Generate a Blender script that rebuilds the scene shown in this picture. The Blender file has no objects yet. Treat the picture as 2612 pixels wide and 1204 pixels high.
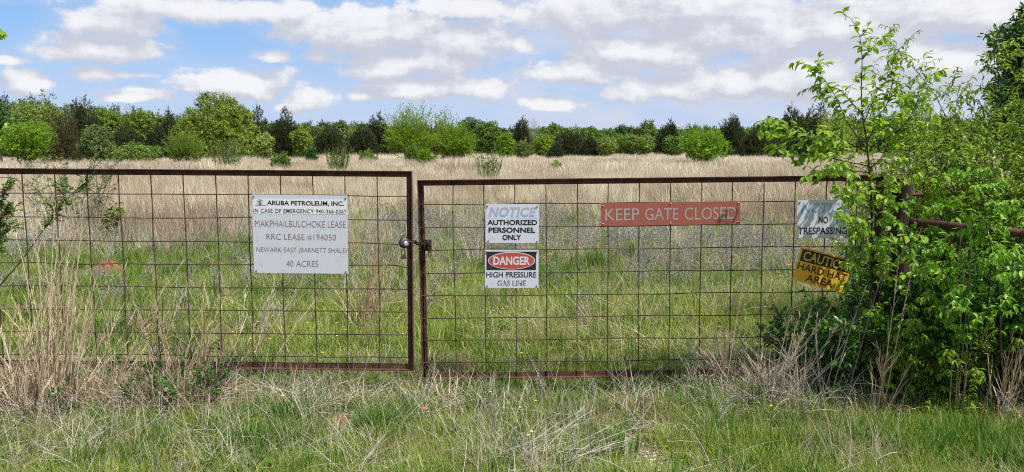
import bpy, math, random
import numpy as np
from mathutils import Vector, Matrix, Euler

R = math.radians
sc = bpy.context.scene
COL = sc.collection

# ------------------------------------------------------------------ camera
W0, H0, F0 = 2612.0, 1204.0, 1936.0          # photograph's size and focal length in its pixels
HORIZON = 376.0
EYE = 1.60
PITCH = math.atan((H0 / 2 - HORIZON) / F0)
cam_data = bpy.data.cameras.new("camera")
cam_data.sensor_fit = 'HORIZONTAL'
cam_data.sensor_width = 36.0
cam_data.lens = 36.0 * F0 / W0
cam_data.clip_start = 0.05
cam_data.clip_end = 6000
cam = bpy.data.objects.new("camera", cam_data)
COL.objects.link(cam)
cam.location = (0, 0, EYE)
cam.rotation_euler = (math.pi / 2 - PITCH, 0, 0)
sc.camera = cam


def ray(x, y):
    u = (x - W0 / 2) / F0
    v = (y - H0 / 2) / F0
    return np.array([u, math.cos(PITCH) - v * math.sin(PITCH), -math.sin(PITCH) - v * math.cos(PITCH)])


def at(x, y, Y):
    """the point of the place seen at a photograph position, on the upright plane Y metres ahead"""
    d = ray(x, y)
    t = Y / d[1]
    return Vector((d[0] * t, Y, EYE + d[2] * t))


# ------------------------------------------------------------------ light
SUN = Vector((0.42, -0.27, 0.87)).normalized()
SUN_EL = math.asin(SUN.z)
SUN_ROT = math.atan2(SUN.x, SUN.y)
sd = bpy.data.lights.new("sun", 'SUN')
sd.energy = 4.8
sd.angle = R(0.5)
sd.color = (1.0, 0.945, 0.86)
so = bpy.data.objects.new("sun", sd)
COL.objects.link(so)
so.rotation_euler = SUN.to_track_quat('Z', 'Y').to_euler()
so.location = (20, -10, 40)

sc.view_settings.view_transform = 'Standard'
sc.view_settings.look = 'None'
EXPO = 0.40
sc.view_settings.exposure = EXPO
sc.view_settings.gamma = 1.0
sc.render.film_transparent = False
cy = sc.cycles
cy.max_bounces = 6
cy.diffuse_bounces = 3
cy.glossy_bounces = 2
cy.transmission_bounces = 3
cy.transparent_max_bounces = 4
cy.use_denoising = False
cy.sample_clamp_indirect = 6
cy.filter_width = 1.05
cy.caustics_reflective = False
cy.caustics_refractive = False


class NT:
    """small node tree helper"""
    def __init__(self, tree):
        self.t = tree
        self.n = tree.nodes
        self.l = tree.links

    def new(self, kind, **kw):
        n = self.n.new(kind)
        for k, v in kw.items():
            setattr(n, k, v)
        return n

    def put(self, sock, v):
        if hasattr(v, 'is_output') or isinstance(v, bpy.types.NodeSocket):
            self.l.new(v, sock)
        else:
            sock.default_value = v

    def math(self, op, a, b=None, c=None, clamp=False):
        n = self.new('ShaderNodeMath', operation=op)
        n.use_clamp = clamp
        self.put(n.inputs[0], a)
        if b is not None:
            self.put(n.inputs[1], b)
        if c is not None:
            self.put(n.inputs[2], c)
        return n.outputs[0]

    def vec(self, op, a, b=None, out=0):
        n = self.new('ShaderNodeVectorMath', operation=op)
        self.put(n.inputs[0], a)
        if b is not None:
            self.put(n.inputs[1], b)
        return n.outputs[out]

    def mix(self, f, a, b, blend='MIX'):
        n = self.new('ShaderNodeMix', data_type='RGBA', blend_type=blend)
        self.put(n.inputs[0], f)
        self.put(n.inputs[6], a if not isinstance(a, tuple) else (*a, 1))
        self.put(n.inputs[7], b if not isinstance(b, tuple) else (*b, 1))
        return n.outputs[2]

    def smooth(self, v, a, b, lo=0.0, hi=1.0):
        n = self.new('ShaderNodeMapRange', interpolation_type='SMOOTHSTEP')
        self.put(n.inputs[0], v)
        n.inputs[1].default_value = a
        n.inputs[2].default_value = b
        n.inputs[3].default_value = lo
        n.inputs[4].default_value = hi
        return n.outputs[0]

    def noise(self, vec, scale, detail=3, rough=0.55, out=0, dist=0.0):
        n = self.new('ShaderNodeTexNoise')
        if vec is not None:
            self.put(n.inputs['Vector'], vec)
        n.inputs['Scale'].default_value = scale
        n.inputs['Detail'].default_value = detail
        n.inputs['Roughness'].default_value = rough
        n.inputs['Distortion'].default_value = dist
        return n.outputs[out]


# ------------------------------------------------------------------ sky with clouds
# centre and half size of each cloud bank (photograph position -> direction), weight
CLOUDS = [
    (258, 126, 120, 34, 1.0), (290, 55, 95, 40, 1.0), (470, 24, 210, 30, 1.0), (640, 32, 170, 26, .9), (790, 22, 80, 26, .8),
    (238, 188, 42, 17, .95), (30, 155, 42, 11, .7), (350, 190, 90, 13, .55), (62, 214, 55, 24, .9), (355, 245, 110, 18, .7),
    (600, 214, 120, 38, .95), (540, 228, 70, 20, .8), (780, 252, 60, 33, 1.05), (682, 148, 50, 17, .75), (802, 147, 50, 20, .85),
    (930, 88, 150, 52, 1.1), (880, 105, 100, 30, 1.0), (1210, 110, 130, 48, .95), (1050, 165, 180, 34, .95), (1000, 185, 130, 24, .9),
    (1110, 228, 170, 32, .95), (1235, 232, 46, 28, 1.05), (1200, 20, 200, 34, .8), (930, 245, 40, 16, .8),
    (1660, 40, 300, 62, 1.0), (1430, 40, 140, 50, .85), (1328, 115, 36, 24, .85), (1670, 140, 190, 44, 1.05), (1470, 190, 170, 32, .9),
    (1410, 264, 80, 20, .95), (1700, 232, 140, 34, .95), (1990, 208, 220, 52, 1.0), (2050, 80, 270, 66, 1.0), (2370, 45, 270, 56, 1.0),
    (2420, 160, 150, 46, 1.05), (2250, 230, 200, 50, .9), (1900, 40, 120, 40, .8), (2600, 140, 140, 70, .9),
    (-300, 200, 160, 30, .8), (2900, 80, 220, 60, .9), (3100, 210, 260, 50, .9),
    (500, -120, 300, 60, .9), (1400, -140, 360, 70, 1.0), (2200, -130, 300, 60, .9),
]


def az_el(x, y):
    d = ray(x, y)
    d = d / np.linalg.norm(d)
    return math.atan2(d[0], d[1]), math.asin(d[2])


def cloud_group():
    g = bpy.data.node_groups.new("cloud_density", 'ShaderNodeTree')
    g.interface.new_socket(name="AzEl", in_out='INPUT', socket_type='NodeSocketVector')
    g.interface.new_socket(name="Density", in_out='OUTPUT', socket_type='NodeSocketFloat')
    t = NT(g)
    gi = t.new('NodeGroupInput')
    go = t.new('NodeGroupOutput')
    p0 = gi.outputs[0]
    # warp the bank outlines
    w1 = t.noise(p0, 9.0, 2, 0.5, out=1)
    w = t.vec('SCALE', t.vec('SUBTRACT', w1, (0.5, 0.5, 0.5)))
    w.node.inputs[3].default_value = 0.030
    p = t.vec('ADD', p0, t.vec('MULTIPLY', w, (1.6, 0.55, 0)))
    acc = None
    for (x, y, hw, hh, wt) in CLOUDS:
        a, e = az_el(x, y)
        d = t.vec('SUBTRACT', p, (a, e, 0))
        d = t.vec('MULTIPLY', d, (F0 / hw / 1.28, F0 / hh / 1.46, 0))
        # flat bases: the underside closes sooner than the top
        flat = t.vec('MULTIPLY', d, (-1.0, -1.35, 0))
        d = t.vec('MAXIMUM', d, flat)
        ln = t.vec('LENGTH', d, out=1)
        m = t.math('SUBTRACT', wt, ln)
        acc = m if acc is None else t.math('SMOOTH_MAX', acc, m, 0.12)
    # free noise banks all round the rest of the sky
    sp = t.vec('MULTIPLY', p, (3.0, 7.0, 1))
    free = t.noise(sp, 1.0, 3, 0.5)
    free = t.math('MULTIPLY_ADD', free, 4.0, -1.9)
    sep = t.new('ShaderNodeSeparateXYZ')
    t.put(sep.inputs[0], p0)
    out_az = t.smooth(t.math('ABSOLUTE', sep.outputs[0]), 0.75, 0.95)
    out_el = t.smooth(sep.outputs[1], 0.34, 0.5)
    away = t.math('MAXIMUM', out_az, out_el)
    free = t.math('ADD', free, t.math('MULTIPLY_ADD', away, 3.0, -3.0))
    acc = t.math('MAXIMUM', acc, free)
    acc = t.math('MAXIMUM', acc, -1.2)
    q = t.vec('MULTIPLY', p0, (1.0, 1.55, 1))
    n1 = t.noise(q, 15.0, 7, 0.56)
    n2 = t.noise(q, 75.0, 3, 0.6)
    nn = t.math('ADD', t.math('MULTIPLY_ADD', n1, 2.5, -1.27), t.math('MULTIPLY_ADD', n2, 0.55, -0.275))
    dens = t.math('ADD', t.math('MULTIPLY', acc, 1.25), nn)
    t.put(go.inputs[0], dens)
    return g


world = bpy.data.worlds.new("World")
sc.world = world
world.use_nodes = True
world.cycles.sampling_method = 'MANUAL'
world.cycles.sample_map_resolution = 512
wt = NT(world.node_tree)
wt.n.clear()
sky = wt.new('ShaderNodeTexSky', sky_type='NISHITA')
sky.sun_disc = False
sky.sun_elevation = SUN_EL
sky.sun_rotation = SUN_ROT
sky.altitude = 200
sky.air_density = 1.0
sky.dust_density = 0.6
sky.ozone_density = 2.0
tc = wt.new('ShaderNodeTexCoord')
sepd = wt.new('ShaderNodeSeparateXYZ')
wt.put(sepd.inputs[0], tc.outputs['Generated'])
az = wt.math('ARCTAN2', sepd.outputs[0], sepd.outputs[1])
el = wt.math('ARCSINE', wt.math('MAXIMUM', wt.math('MINIMUM', sepd.outputs[2], 1.0), -1.0))
comb = wt.new('ShaderNodeCombineXYZ')
wt.put(comb.inputs[0], az)
wt.put(comb.inputs[1], el)
CG = cloud_group()


def cloud(vec):
    n = wt.new('ShaderNodeGroup')
    n.node_tree = CG
    wt.put(n.inputs[0], vec)
    return n.outputs[0]


d0 = cloud(comb.outputs[0])
d2 = cloud(wt.vec('ADD', comb.outputs[0], (0.010, 0.021, 0)))
cover = wt.smooth(d0, -0.03, 0.40)
veil = wt.smooth(d0, -0.6, 0.2)
qa = wt.vec('MULTIPLY', comb.outputs[0], (1.0, 1.55, 1))
na = wt.noise(qa, 15.0, 5, 0.56)
nb = wt.noise(wt.vec('ADD', qa, (0.008, 0.018, 0)), 15.0, 5, 0.56)
top = wt.math('MULTIPLY', wt.math('SUBTRACT', na, nb), 2.9)
top2 = wt.math('SUBTRACT', d0, d2)
lit = wt.math('ADD', wt.math('MULTIPLY_ADD', top, 0.20, 0.40), wt.math('MULTIPLY', top2, 0.52), clamp=True)
WS = 0.11
KW = 1.0 / (WS * 2 ** EXPO)
grey = tuple(c * KW for c in (0.595, 0.62, 0.715))
white = tuple(c * KW for c in (0.92, 0.925, 0.955))
ccol = wt.mix(wt.smooth(lit, 0.18, 0.88), grey, white)
# clear sky: the physical sky, paled by thin high vapour
pale = tuple(c * KW for c in (0.235, 0.49, 0.92))
base = wt.mix(0.72, sky.outputs[0], pale)
base = wt.mix(wt.math('MULTIPLY', veil, 0.38), base, tuple(c * KW for c in (0.56, 0.65, 0.86)))
low = wt.smooth(el, 0.16, 0.0)
base = wt.mix(wt.math('MULTIPLY', low, 0.66), base, tuple(c * KW for c in (0.63, 0.70, 0.88)))
# a thin grey-white sheet behind the right-hand banks
sheet = wt.noise(wt.vec('MULTIPLY', comb.outputs[0], (1.0, 2.6, 1)), 8.0, 5, 0.55)
sheet = wt.math('MULTIPLY', wt.smooth(sheet, 0.36, 0.60), wt.smooth(az, -0.28, 0.18, 0.0, 0.85))
base = wt.mix(wt.math('MULTIPLY', sheet, wt.smooth(el, 0.0, 0.05, 0.4, 1.0)), base, tuple(c * KW for c in (0.66, 0.70, 0.82)))
skyc = wt.mix(wt.math('MULTIPLY', cover, 0.96), base, ccol)
bg = wt.new('ShaderNodeBackground')
wt.put(bg.inputs[0], skyc)
bg.inputs[1].default_value = WS
wo = wt.new('ShaderNodeOutputWorld')
wt.l.new(bg.outputs[0], wo.inputs[0])

# ------------------------------------------------------------------ helpers
rng = np.random.default_rng(7)


def unit(v):
    v = np.asarray(v, float)
    return v / np.maximum(np.linalg.norm(v, axis=-1, keepdims=True), 1e-9)


def tag(o, label=None, cat=None, group=None, kind=None):
    if label:
        o['label'] = label
    if cat:
        o['category'] = cat
    if group:
        o['group'] = group
    if kind:
        o['kind'] = kind
    return o


def empty(name, loc, rot=(0, 0, 0)):
    o = bpy.data.objects.new(name, None)
    o.empty_display_size = 0.1
    COL.objects.link(o)
    o.location = loc
    o.rotation_euler = rot
    return o


class Geo:
    """collects polygons (quads and triangles), then links them as ONE mesh object"""
    def __init__(self):
        self.v = []
        self.f4 = []
        self.f3 = []
        self.a = []
        self.n = 0

    def add(self, v, f4=None, f3=None, var=None):
        v = np.asarray(v, np.float32).reshape(-1, 3)
        if f4 is not None and len(f4):
            self.f4.append(np.asarray(f4, np.int32).reshape(-1, 4) + self.n)
        if f3 is not None and len(f3):
            self.f3.append(np.asarray(f3, np.int32).reshape(-1, 3) + self.n)
        self.v.append(v)
        self.a.append(np.zeros(len(v), np.float32) if var is None else np.broadcast_to(np.asarray(var, np.float32), (len(v),)))
        self.n += len(v)
        return self

    def mesh(self, name, mat=None, smooth=False):
        me = bpy.data.meshes.new(name)
        if self.n == 0:
            return me
        V = np.concatenate(self.v)
        f4 = np.concatenate(self.f4) if self.f4 else np.zeros((0, 4), np.int32)
        f3 = np.concatenate(self.f3) if self.f3 else np.zeros((0, 3), np.int32)
        me.vertices.add(len(V))
        me.vertices.foreach_set('co', V.ravel())
        loops = np.concatenate([f4.ravel(), f3.ravel()])
        me.loops.add(len(loops))
        me.loops.foreach_set('vertex_index', loops)
        npoly = len(f4) + len(f3)
        me.polygons.add(npoly)
        st = np.concatenate([np.arange(len(f4)) * 4, len(f4) * 4 + np.arange(len(f3)) * 3]).astype(np.int32)
        me.polygons.foreach_set('loop_start', st)
        me.polygons.foreach_set('use_smooth', np.full(npoly, bool(smooth)))
        at_ = me.attributes.new('var', 'FLOAT', 'POINT')
        at_.data.foreach_set('value', np.concatenate(self.a).astype(np.float32))
        me.update(calc_edges=True)
        me.validate()
        if mat:
            me.materials.append(mat)
        return me

    def obj(self, name, mat=None, parent=None, smooth=False, link=True):
        o = bpy.data.objects.new(name, self.mesh(name, mat, smooth))
        if link:
            COL.objects.link(o)
        if parent is not None:
            o.parent = parent
        return o

    def box(self, x0, x1, y0, y1, z0, z1):
        v = [(x0, y0, z0), (x1, y0, z0), (x1, y1, z0), (x0, y1, z0), (x0, y0, z1), (x1, y0, z1), (x1, y1, z1), (x0, y1, z1)]
        f = [(3, 2, 1, 0), (4, 5, 6, 7), (0, 1, 5, 4), (1, 2, 6, 5), (2, 3, 7, 6), (3, 0, 4, 7)]
        return self.add(v, f)

    def tube(self, pts, rad, sides=6, cap=True, var=0.0):
        P = np.asarray(pts, float)
        n = len(P)
        rad = np.broadcast_to(np.asarray(rad, float), (n,))
        T = np.gradient(P, axis=0)
        T = unit(T)
        ref = np.array([0, 0, 1.0]) if abs(T[0][2]) < 0.9 else np.array([1.0, 0, 0])
        A = unit(np.cross(T, ref))
        B = np.cross(T, A)
        th = np.arange(sides) * 2 * math.pi / sides
        ring = A[:, None, :] * np.cos(th)[None, :, None] + B[:, None, :] * np.sin(th)[None, :, None]
        V = P[:, None, :] + ring * rad[:, None, None]
        V = V.reshape(-1, 3)
        i = np.arange(n - 1)[:, None] * sides
        j = np.arange(sides)[None, :]
        j2 = (j + 1) % sides
        f = np.stack([i + j, i + j2, i + sides + j2, i + sides + j], -1).reshape(-1, 4)
        f3 = []
        if cap:
            V = np.concatenate([V, P[:1], P[-1:]])
            c0, c1 = n * sides, n * sides + 1
            for k in range(sides):
                k2 = (k + 1) % sides
                f3.append((c0, k2, k))
                f3.append((c1, (n - 1) * sides + k, (n - 1) * sides + k2))
        return self.add(V, f, f3, var)

    def lathe(self, prof, sides=20, axis='z', centre=(0, 0, 0)):
        prof = np.asarray(prof, float)
        th = np.arange(sides) * 2 * math.pi / sides
        n = len(prof)
        x = prof[:, 0][:, None] * np.cos(th)[None]
        y = prof[:, 0][:, None] * np.sin(th)[None]
        z = np.broadcast_to(prof[:, 1][:, None], x.shape)
        if axis == 'y':
            V = np.stack([x, z, y], -1)
        else:
            V = np.stack([x, y, z], -1)
        V = V.reshape(-1, 3) + np.asarray(centre)
        i = np.arange(n - 1)[:, None] * sides
        j = np.arange(sides)[None]
        j2 = (j + 1) % sides
        f = np.stack([i + j, i + j2, i + sides + j2, i + sides + j], -1).reshape(-1, 4)
        return self.add(V, f)

    def ribbons(self, P, D, U, L, Wd, bend, prof, fold=0.0, var=None):
        """n leaves or blades at once: start P, direction D, bending towards U; prof = relative width along the length"""
        P = np.asarray(P, float)
        n = len(P)
        if n == 0:
            return self
        D = unit(D)
        U = np.asarray(U, float)
        U = unit(U - D * np.sum(U * D, -1, keepdims=True))
        S = np.cross(D, U)
        L = np.broadcast_to(np.asarray(L, float), (n,))
        Wd = np.broadcast_to(np.asarray(Wd, float), (n,))
        bend = np.broadcast_to(np.asarray(bend, float), (n,))
        ns = len(prof) - 1
        c = P.copy()
        rings = []
        for k in range(ns + 1):
            a = bend * k / ns
            nu = U * np.cos(a)[:, None] - D * np.sin(a)[:, None]
            off = S * (Wd * prof[k] * 0.5)[:, None]
            if fold:
                up = -nu * (Wd * prof[k] * fold)[:, None]
                rings.append(np.stack([c - off + up, c, c + off + up], 1))
            else:
                rings.append(np.stack([c - off, c + off], 1))
            am = bend * (k + 0.5) / ns
            c = c + (D * np.cos(am)[:, None] + U * np.sin(am)[:, None]) * (L / ns)[:, None]
        V = np.stack(rings, 1)                      # n, ns+1, m, 3
        m = V.shape[2]
        base = (np.arange(n) * (ns + 1) * m)[:, None, None]
        k = (np.arange(ns) * m)[None, :, None]
        q = np.arange(m - 1)[None, None, :]
        a0 = base + k + q
        f = np.stack([a0, a0 + 1, a0 + m + 1, a0 + m], -1).reshape(-1, 4)
        if var is None:
            var = np.random.default_rng(n).random(n)
        var = np.repeat(np.broadcast_to(np.asarray(var, np.float32), (n,)), (ns + 1) * m)
        return self.add(V.reshape(-1, 3), f, None, var)


# ------------------------------------------------------------------ materials
def new_mat(name):
    m = bpy.data.materials.new(name)
    m.use_nodes = True
    t = NT(m.node_tree)
    t.n.clear()
    return m, t


def finish(t, shader):
    o = t.new('ShaderNodeOutputMaterial')
    t.l.new(shader, o.inputs[0])


def principled(t, col, rough=0.7, metal=0.0, spec=0.4, bump=None):
    b = t.new('ShaderNodeBsdfPrincipled')
    t.put(b.inputs['Base Color'], col if not isinstance(col, tuple) else (*col, 1))
    t.put(b.inputs['Roughness'], rough)
    t.put(b.inputs['Metallic'], metal)
    t.put(b.inputs['Specular IOR Level'], spec)
    if bump is not None:
        bn = t.new('ShaderNodeBump')
        bn.inputs['Strength'].default_value = bump[1]
        bn.inputs['Distance'].default_value = bump[2]
        t.put(bn.inputs['Height'], bump[0])
        t.l.new(bn.outputs[0], b.inputs['Normal'])
    return b.outputs[0]


def leaf_mat(name, c0, c1, c2=None, trans=0.35, rough=0.55, spec=0.3, patch=None, patch_scale=0.5, tint=(1.15, 1.25, 0.5), patch2=None, pt=(0.42, 0.66)):
    """foliage: colour runs c0..c1(..c2) from leaf to leaf; light also passes through the leaf"""
    m, t = new_mat(name)
    a = t.new('ShaderNodeAttribute', attribute_name='var')
    oi = t.new('ShaderNodeObjectInfo')
    v = t.math('ADD', t.math('MULTIPLY', a.outputs['Fac'], 0.7), t.math('MULTIPLY', oi.outputs['Random'], 0.3))
    r = t.new('ShaderNodeValToRGB')
    e = r.color_ramp.elements
    e[0].color = (*c0, 1)
    e[1].color = (*c1, 1)
    e[0].position, e[1].position = 0.1, 0.9
    if c2:
        e[1].position = 0.6
        x = e.new(1.0)
        x.color = (*c2, 1)
    t.put(r.inputs[0], v)
    col = r.outputs[0]
    if patch:
        g = t.new('ShaderNodeNewGeometry')
        nz = t.noise(g.outputs['Position'], patch_scale, 3, 0.6)
        col = t.mix(t.smooth(nz, *pt), col, patch)
        if patch2:
            nz2 = t.noise(t.vec('ADD', g.outputs['Position'], (31.0, 17.0, 0)), patch_scale * 1.7, 3, 0.6)
            col = t.mix(t.smooth(nz2, 0.48, 0.62), col, patch2)
    p = principled(t, col, rough, 0, spec)
    if trans > 0:
        tr = t.new('ShaderNodeBsdfTranslucent')
        t.put(tr.inputs[0], t.mix(1.0, col, tuple(tint), 'MULTIPLY'))
        mx = t.new('ShaderNodeMixShader')
        mx.inputs[0].default_value = trans
        t.l.new(p, mx.inputs[1])
        t.l.new(tr.outputs[0], mx.inputs[2])
        p = mx.outputs[0]
    finish(t, p)
    return m


def wood_mat(name, c0, c1, scale=20):
    m, t = new_mat(name)
    tcd = t.new('ShaderNodeTexCoord')
    v = t.vec('MULTIPLY', tcd.outputs['Object'], (1, 1, 0.2))
    n = t.noise(v, scale, 5, 0.65)
    finish(t, principled(t, t.mix(t.smooth(n, 0.3, 0.7), c0, c1), 0.85, 0, 0.2, (n, 0.6, 0.01)))
    return m


def rust_mat(name, c0=(0.034, 0.018, 0.012), c1=(0.105, 0.046, 0.026), c2=(0.22, 0.11, 0.055), rough=0.8):
    m, t = new_mat(name)
    tcd = t.new('ShaderNodeTexCoord')
    n = t.noise(tcd.outputs['Object'], 9, 6, 0.65)
    n2 = t.noise(tcd.outputs['Object'], 55, 4, 0.6)
    col = t.mix(t.smooth(n, 0.36, 0.62), c0, c1)
    col = t.mix(t.math('MULTIPLY', t.smooth(n2, 0.55, 0.75), 0.6), col, c2)
    finish(t, principled(t, col, rough, 0.0, 0.35, (n2, 0.35, 0.002)))
    return m


M = {}
M['rust'] = rust_mat('rusted_steel')
M['rust_wire'] = rust_mat('rusted_wire', (0.035, 0.02, 0.016), (0.09, 0.045, 0.033), (0.17, 0.10, 0.07))
M['rust_pipe'] = rust_mat('rusted_pipe', (0.06, 0.022, 0.017), (0.12, 0.045, 0.035), (0.2, 0.1, 0.07))
M['rust_red'] = rust_mat('red_oxide_steel', (0.042, 0.021, 0.013), (0.11, 0.048, 0.028), (0.22, 0.11, 0.06))

# green and dry grasses
M['grass_green'] = leaf_mat('green_grass', (0.105, 0.162, 0.023), (0.270, 0.350, 0.058), (0.590, 0.560, 0.215), 0.32, 0.55, 0.2, (0.30, 0.29, 0.12), 1.3, pt=(.48, .64))
M['grass_lush'] = leaf_mat('lush_grass', (0.045, 0.115, 0.014), (0.10, 0.215, 0.024), (0.18, 0.30, 0.045), 0.35, 0.5, 0.25)
M['straw'] = leaf_mat('straw', (0.246, 0.179, 0.112), (0.515, 0.426, 0.291), (0.694, 0.616, 0.482), 0.15, 0.65, 0.2, tint=(1, .9, .7))
M['straw_grey'] = leaf_mat('grey_straw', (0.270, 0.216, 0.184), (0.497, 0.432, 0.367), (0.713, 0.659, 0.605), 0.12, 0.65, 0.2, tint=(1, .9, .7))
M['tan'] = leaf_mat('tan_grass', (0.37, 0.305, 0.215), (0.58, 0.51, 0.39), (0.75, 0.69, 0.56), 0.25, 0.65, 0.15, (0.40, 0.30, 0.215), 0.25, tint=(1, .9, .65), patch2=(0.70, 0.65, 0.52), pt=(.46, .60))
M['tan_far'] = leaf_mat('pale_tan_grass', (0.50, 0.44, 0.33), (0.67, 0.605, 0.48), (0.78, 0.73, 0.61), 0.25, 0.7, 0.1, (0.40, 0.325, 0.25), 0.08, tint=(1, .9, .65), patch2=(0.76, 0.72, 0.60), pt=(.46, .60))
M['weed_grey'] = leaf_mat('grey_dead_weed', (0.230, 0.212, 0.183), (0.368, 0.345, 0.308), (0.552, 0.524, 0.473), 0.08, 0.8, 0.1, tint=(1, 1, 1))
M['stem_dark'] = wood_mat('dark_dead_stem', (0.05, 0.035, 0.03), (0.13, 0.10, 0.085), 30)
M['straw_gold'] = leaf_mat('golden_straw', (0.46, 0.35, 0.23), (0.70, 0.58, 0.42), (0.80, 0.72, 0.57), 0.15, 0.65, 0.2, tint=(1, .9, .7))
M['stem_tan'] = leaf_mat('tan_stem', (0.30, 0.19, 0.11), (0.48, 0.36, 0.24), (0.62, 0.52, 0.38), 0.08, 0.7, 0.15, tint=(1, .9, .7))
# bush and tree leaves
M['elm_leaf'] = leaf_mat('elm_leaf', (0.150, 0.270, 0.024), (0.290, 0.450, 0.040), (0.40, 0.56, 0.065), 0.45, 0.42, 0.35)
M['plum_leaf'] = leaf_mat('plum_leaf', (0.131, 0.220, 0.025), (0.280, 0.392, 0.042), (0.429, 0.533, 0.071), 0.38, 0.42, 0.35)
M['ash_leaf'] = leaf_mat('boxelder_leaf', (0.106, 0.240, 0.019), (0.211, 0.408, 0.031), (0.330, 0.528, 0.054), 0.42, 0.4, 0.35)
M['dark_leaf'] = leaf_mat('broad_leaf', (0.027, 0.090, 0.011), (0.054, 0.161, 0.016), (0.108, 0.251, 0.027), 0.36, 0.38, 0.4)
M['cedar_leaf'] = leaf_mat('cedar_foliage', (0.025, 0.037, 0.015), (0.056, 0.069, 0.027), (0.106, 0.106, 0.050), 0.12, 0.7, 0.15)
M['cedar_brown'] = leaf_mat('bronzed_cedar_foliage', (0.037, 0.037, 0.018), (0.081, 0.073, 0.033), (0.138, 0.119, 0.056), 0.12, 0.7, 0.15)
M['oak_leaf'] = leaf_mat('oak_foliage', (0.069, 0.130, 0.020), (0.148, 0.235, 0.035), (0.255, 0.325, 0.058), 0.25, 0.55, 0.25)
M['oak_deep'] = leaf_mat('deep_green_foliage', (0.030, 0.084, 0.019), (0.061, 0.142, 0.030), (0.108, 0.203, 0.041), 0.22, 0.55, 0.25)
M['oak_pale'] = leaf_mat('pale_green_foliage', (0.131, 0.185, 0.040), (0.246, 0.323, 0.069), (0.370, 0.431, 0.108), 0.28, 0.6, 0.2)
M['olive_leaf'] = leaf_mat('olive_foliage', (0.085, 0.135, 0.018), (0.20, 0.27, 0.034), (0.33, 0.38, 0.06), 0.25, 0.55, 0.2)
M['bright_leaf'] = leaf_mat('bright_spring_foliage', (0.103, 0.206, 0.012), (0.196, 0.341, 0.021), (0.289, 0.433, 0.036), 0.32, 0.6, 0.2)
M['lime_leaf'] = leaf_mat('lime_foliage', (0.107, 0.190, 0.014), (0.196, 0.310, 0.024), (0.267, 0.381, 0.039), 0.3, 0.6, 0.2)
M['sage_leaf'] = leaf_mat('sage_green_foliage', (0.081, 0.128, 0.038), (0.149, 0.209, 0.061), (0.230, 0.284, 0.095), 0.2, 0.65, 0.2)
M['teal_leaf'] = leaf_mat('fresh_green_foliage', (0.083, 0.135, 0.020), (0.166, 0.243, 0.035), (0.261, 0.338, 0.051), 0.28, 0.55, 0.25)
M['grey_twig'] = leaf_mat('grey_twigs', (0.20, 0.19, 0.17), (0.32, 0.30, 0.27), (0.36, 0.38, 0.28), 0.05, 0.8, 0.1, tint=(1, 1, 1))
M['bark'] = wood_mat('grey_brown_bark', (0.045, 0.034, 0.026), (0.14, 0.115, 0.095), 14)
M['bark_dark'] = wood_mat('dark_bark', (0.022, 0.017, 0.013), (0.075, 0.058, 0.045), 40)
M['bark_light'] = wood_mat('pale_bark', (0.10, 0.085, 0.07), (0.26, 0.22, 0.18), 40)
M['post_wood'] = wood_mat('weathered_timber', (0.018, 0.012, 0.010), (0.07, 0.05, 0.04), 18)


# ------------------------------------------------------------------ ground
def vnoise(x, y, s, seed=0):
    x = np.asarray(x, float) / s + seed * 17.3
    y = np.asarray(y, float) / s + seed * 9.1
    xi, yi = np.floor(x), np.floor(y)
    fx, fy = x - xi, y - yi
    fx = fx * fx * (3 - 2 * fx)
    fy = fy * fy * (3 - 2 * fy)

    def h(a, b):
        v = np.sin(a * 127.1 + b * 311.7 + seed * 74.7) * 43758.5453
        return v - np.floor(v)
    return (h(xi, yi) * (1 - fx) + h(xi + 1, yi) * fx) * (1 - fy) + (h(xi, yi + 1) * (1 - fx) + h(xi + 1, yi + 1) * fx) * fy


def blob_(x, y, cx, cy_, rx, ry):
    return np.exp(-(((x - cx) / rx) ** 2 + ((y - cy_) / ry) ** 2))


def gh(x, y):
    x = np.asarray(x, float)
    y = np.asarray(y, float)
    near = 0.05 * (vnoise(x, y, 0.9, 3) - 0.5) + 0.10 * (vnoise(x, y, 2.6, 4) - 0.5) - 0.035 * blob_(x, y, .35, 4.9, 1.2, .5)
    far = 0.5 * (vnoise(x, y, 23, 5) - 0.5) * np.clip((np.hypot(x, y) - 9) / 25, 0, 1)
    return near + far * np.clip(1.2 - np.hypot(x, y) / 160, 0.0, 1)


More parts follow.
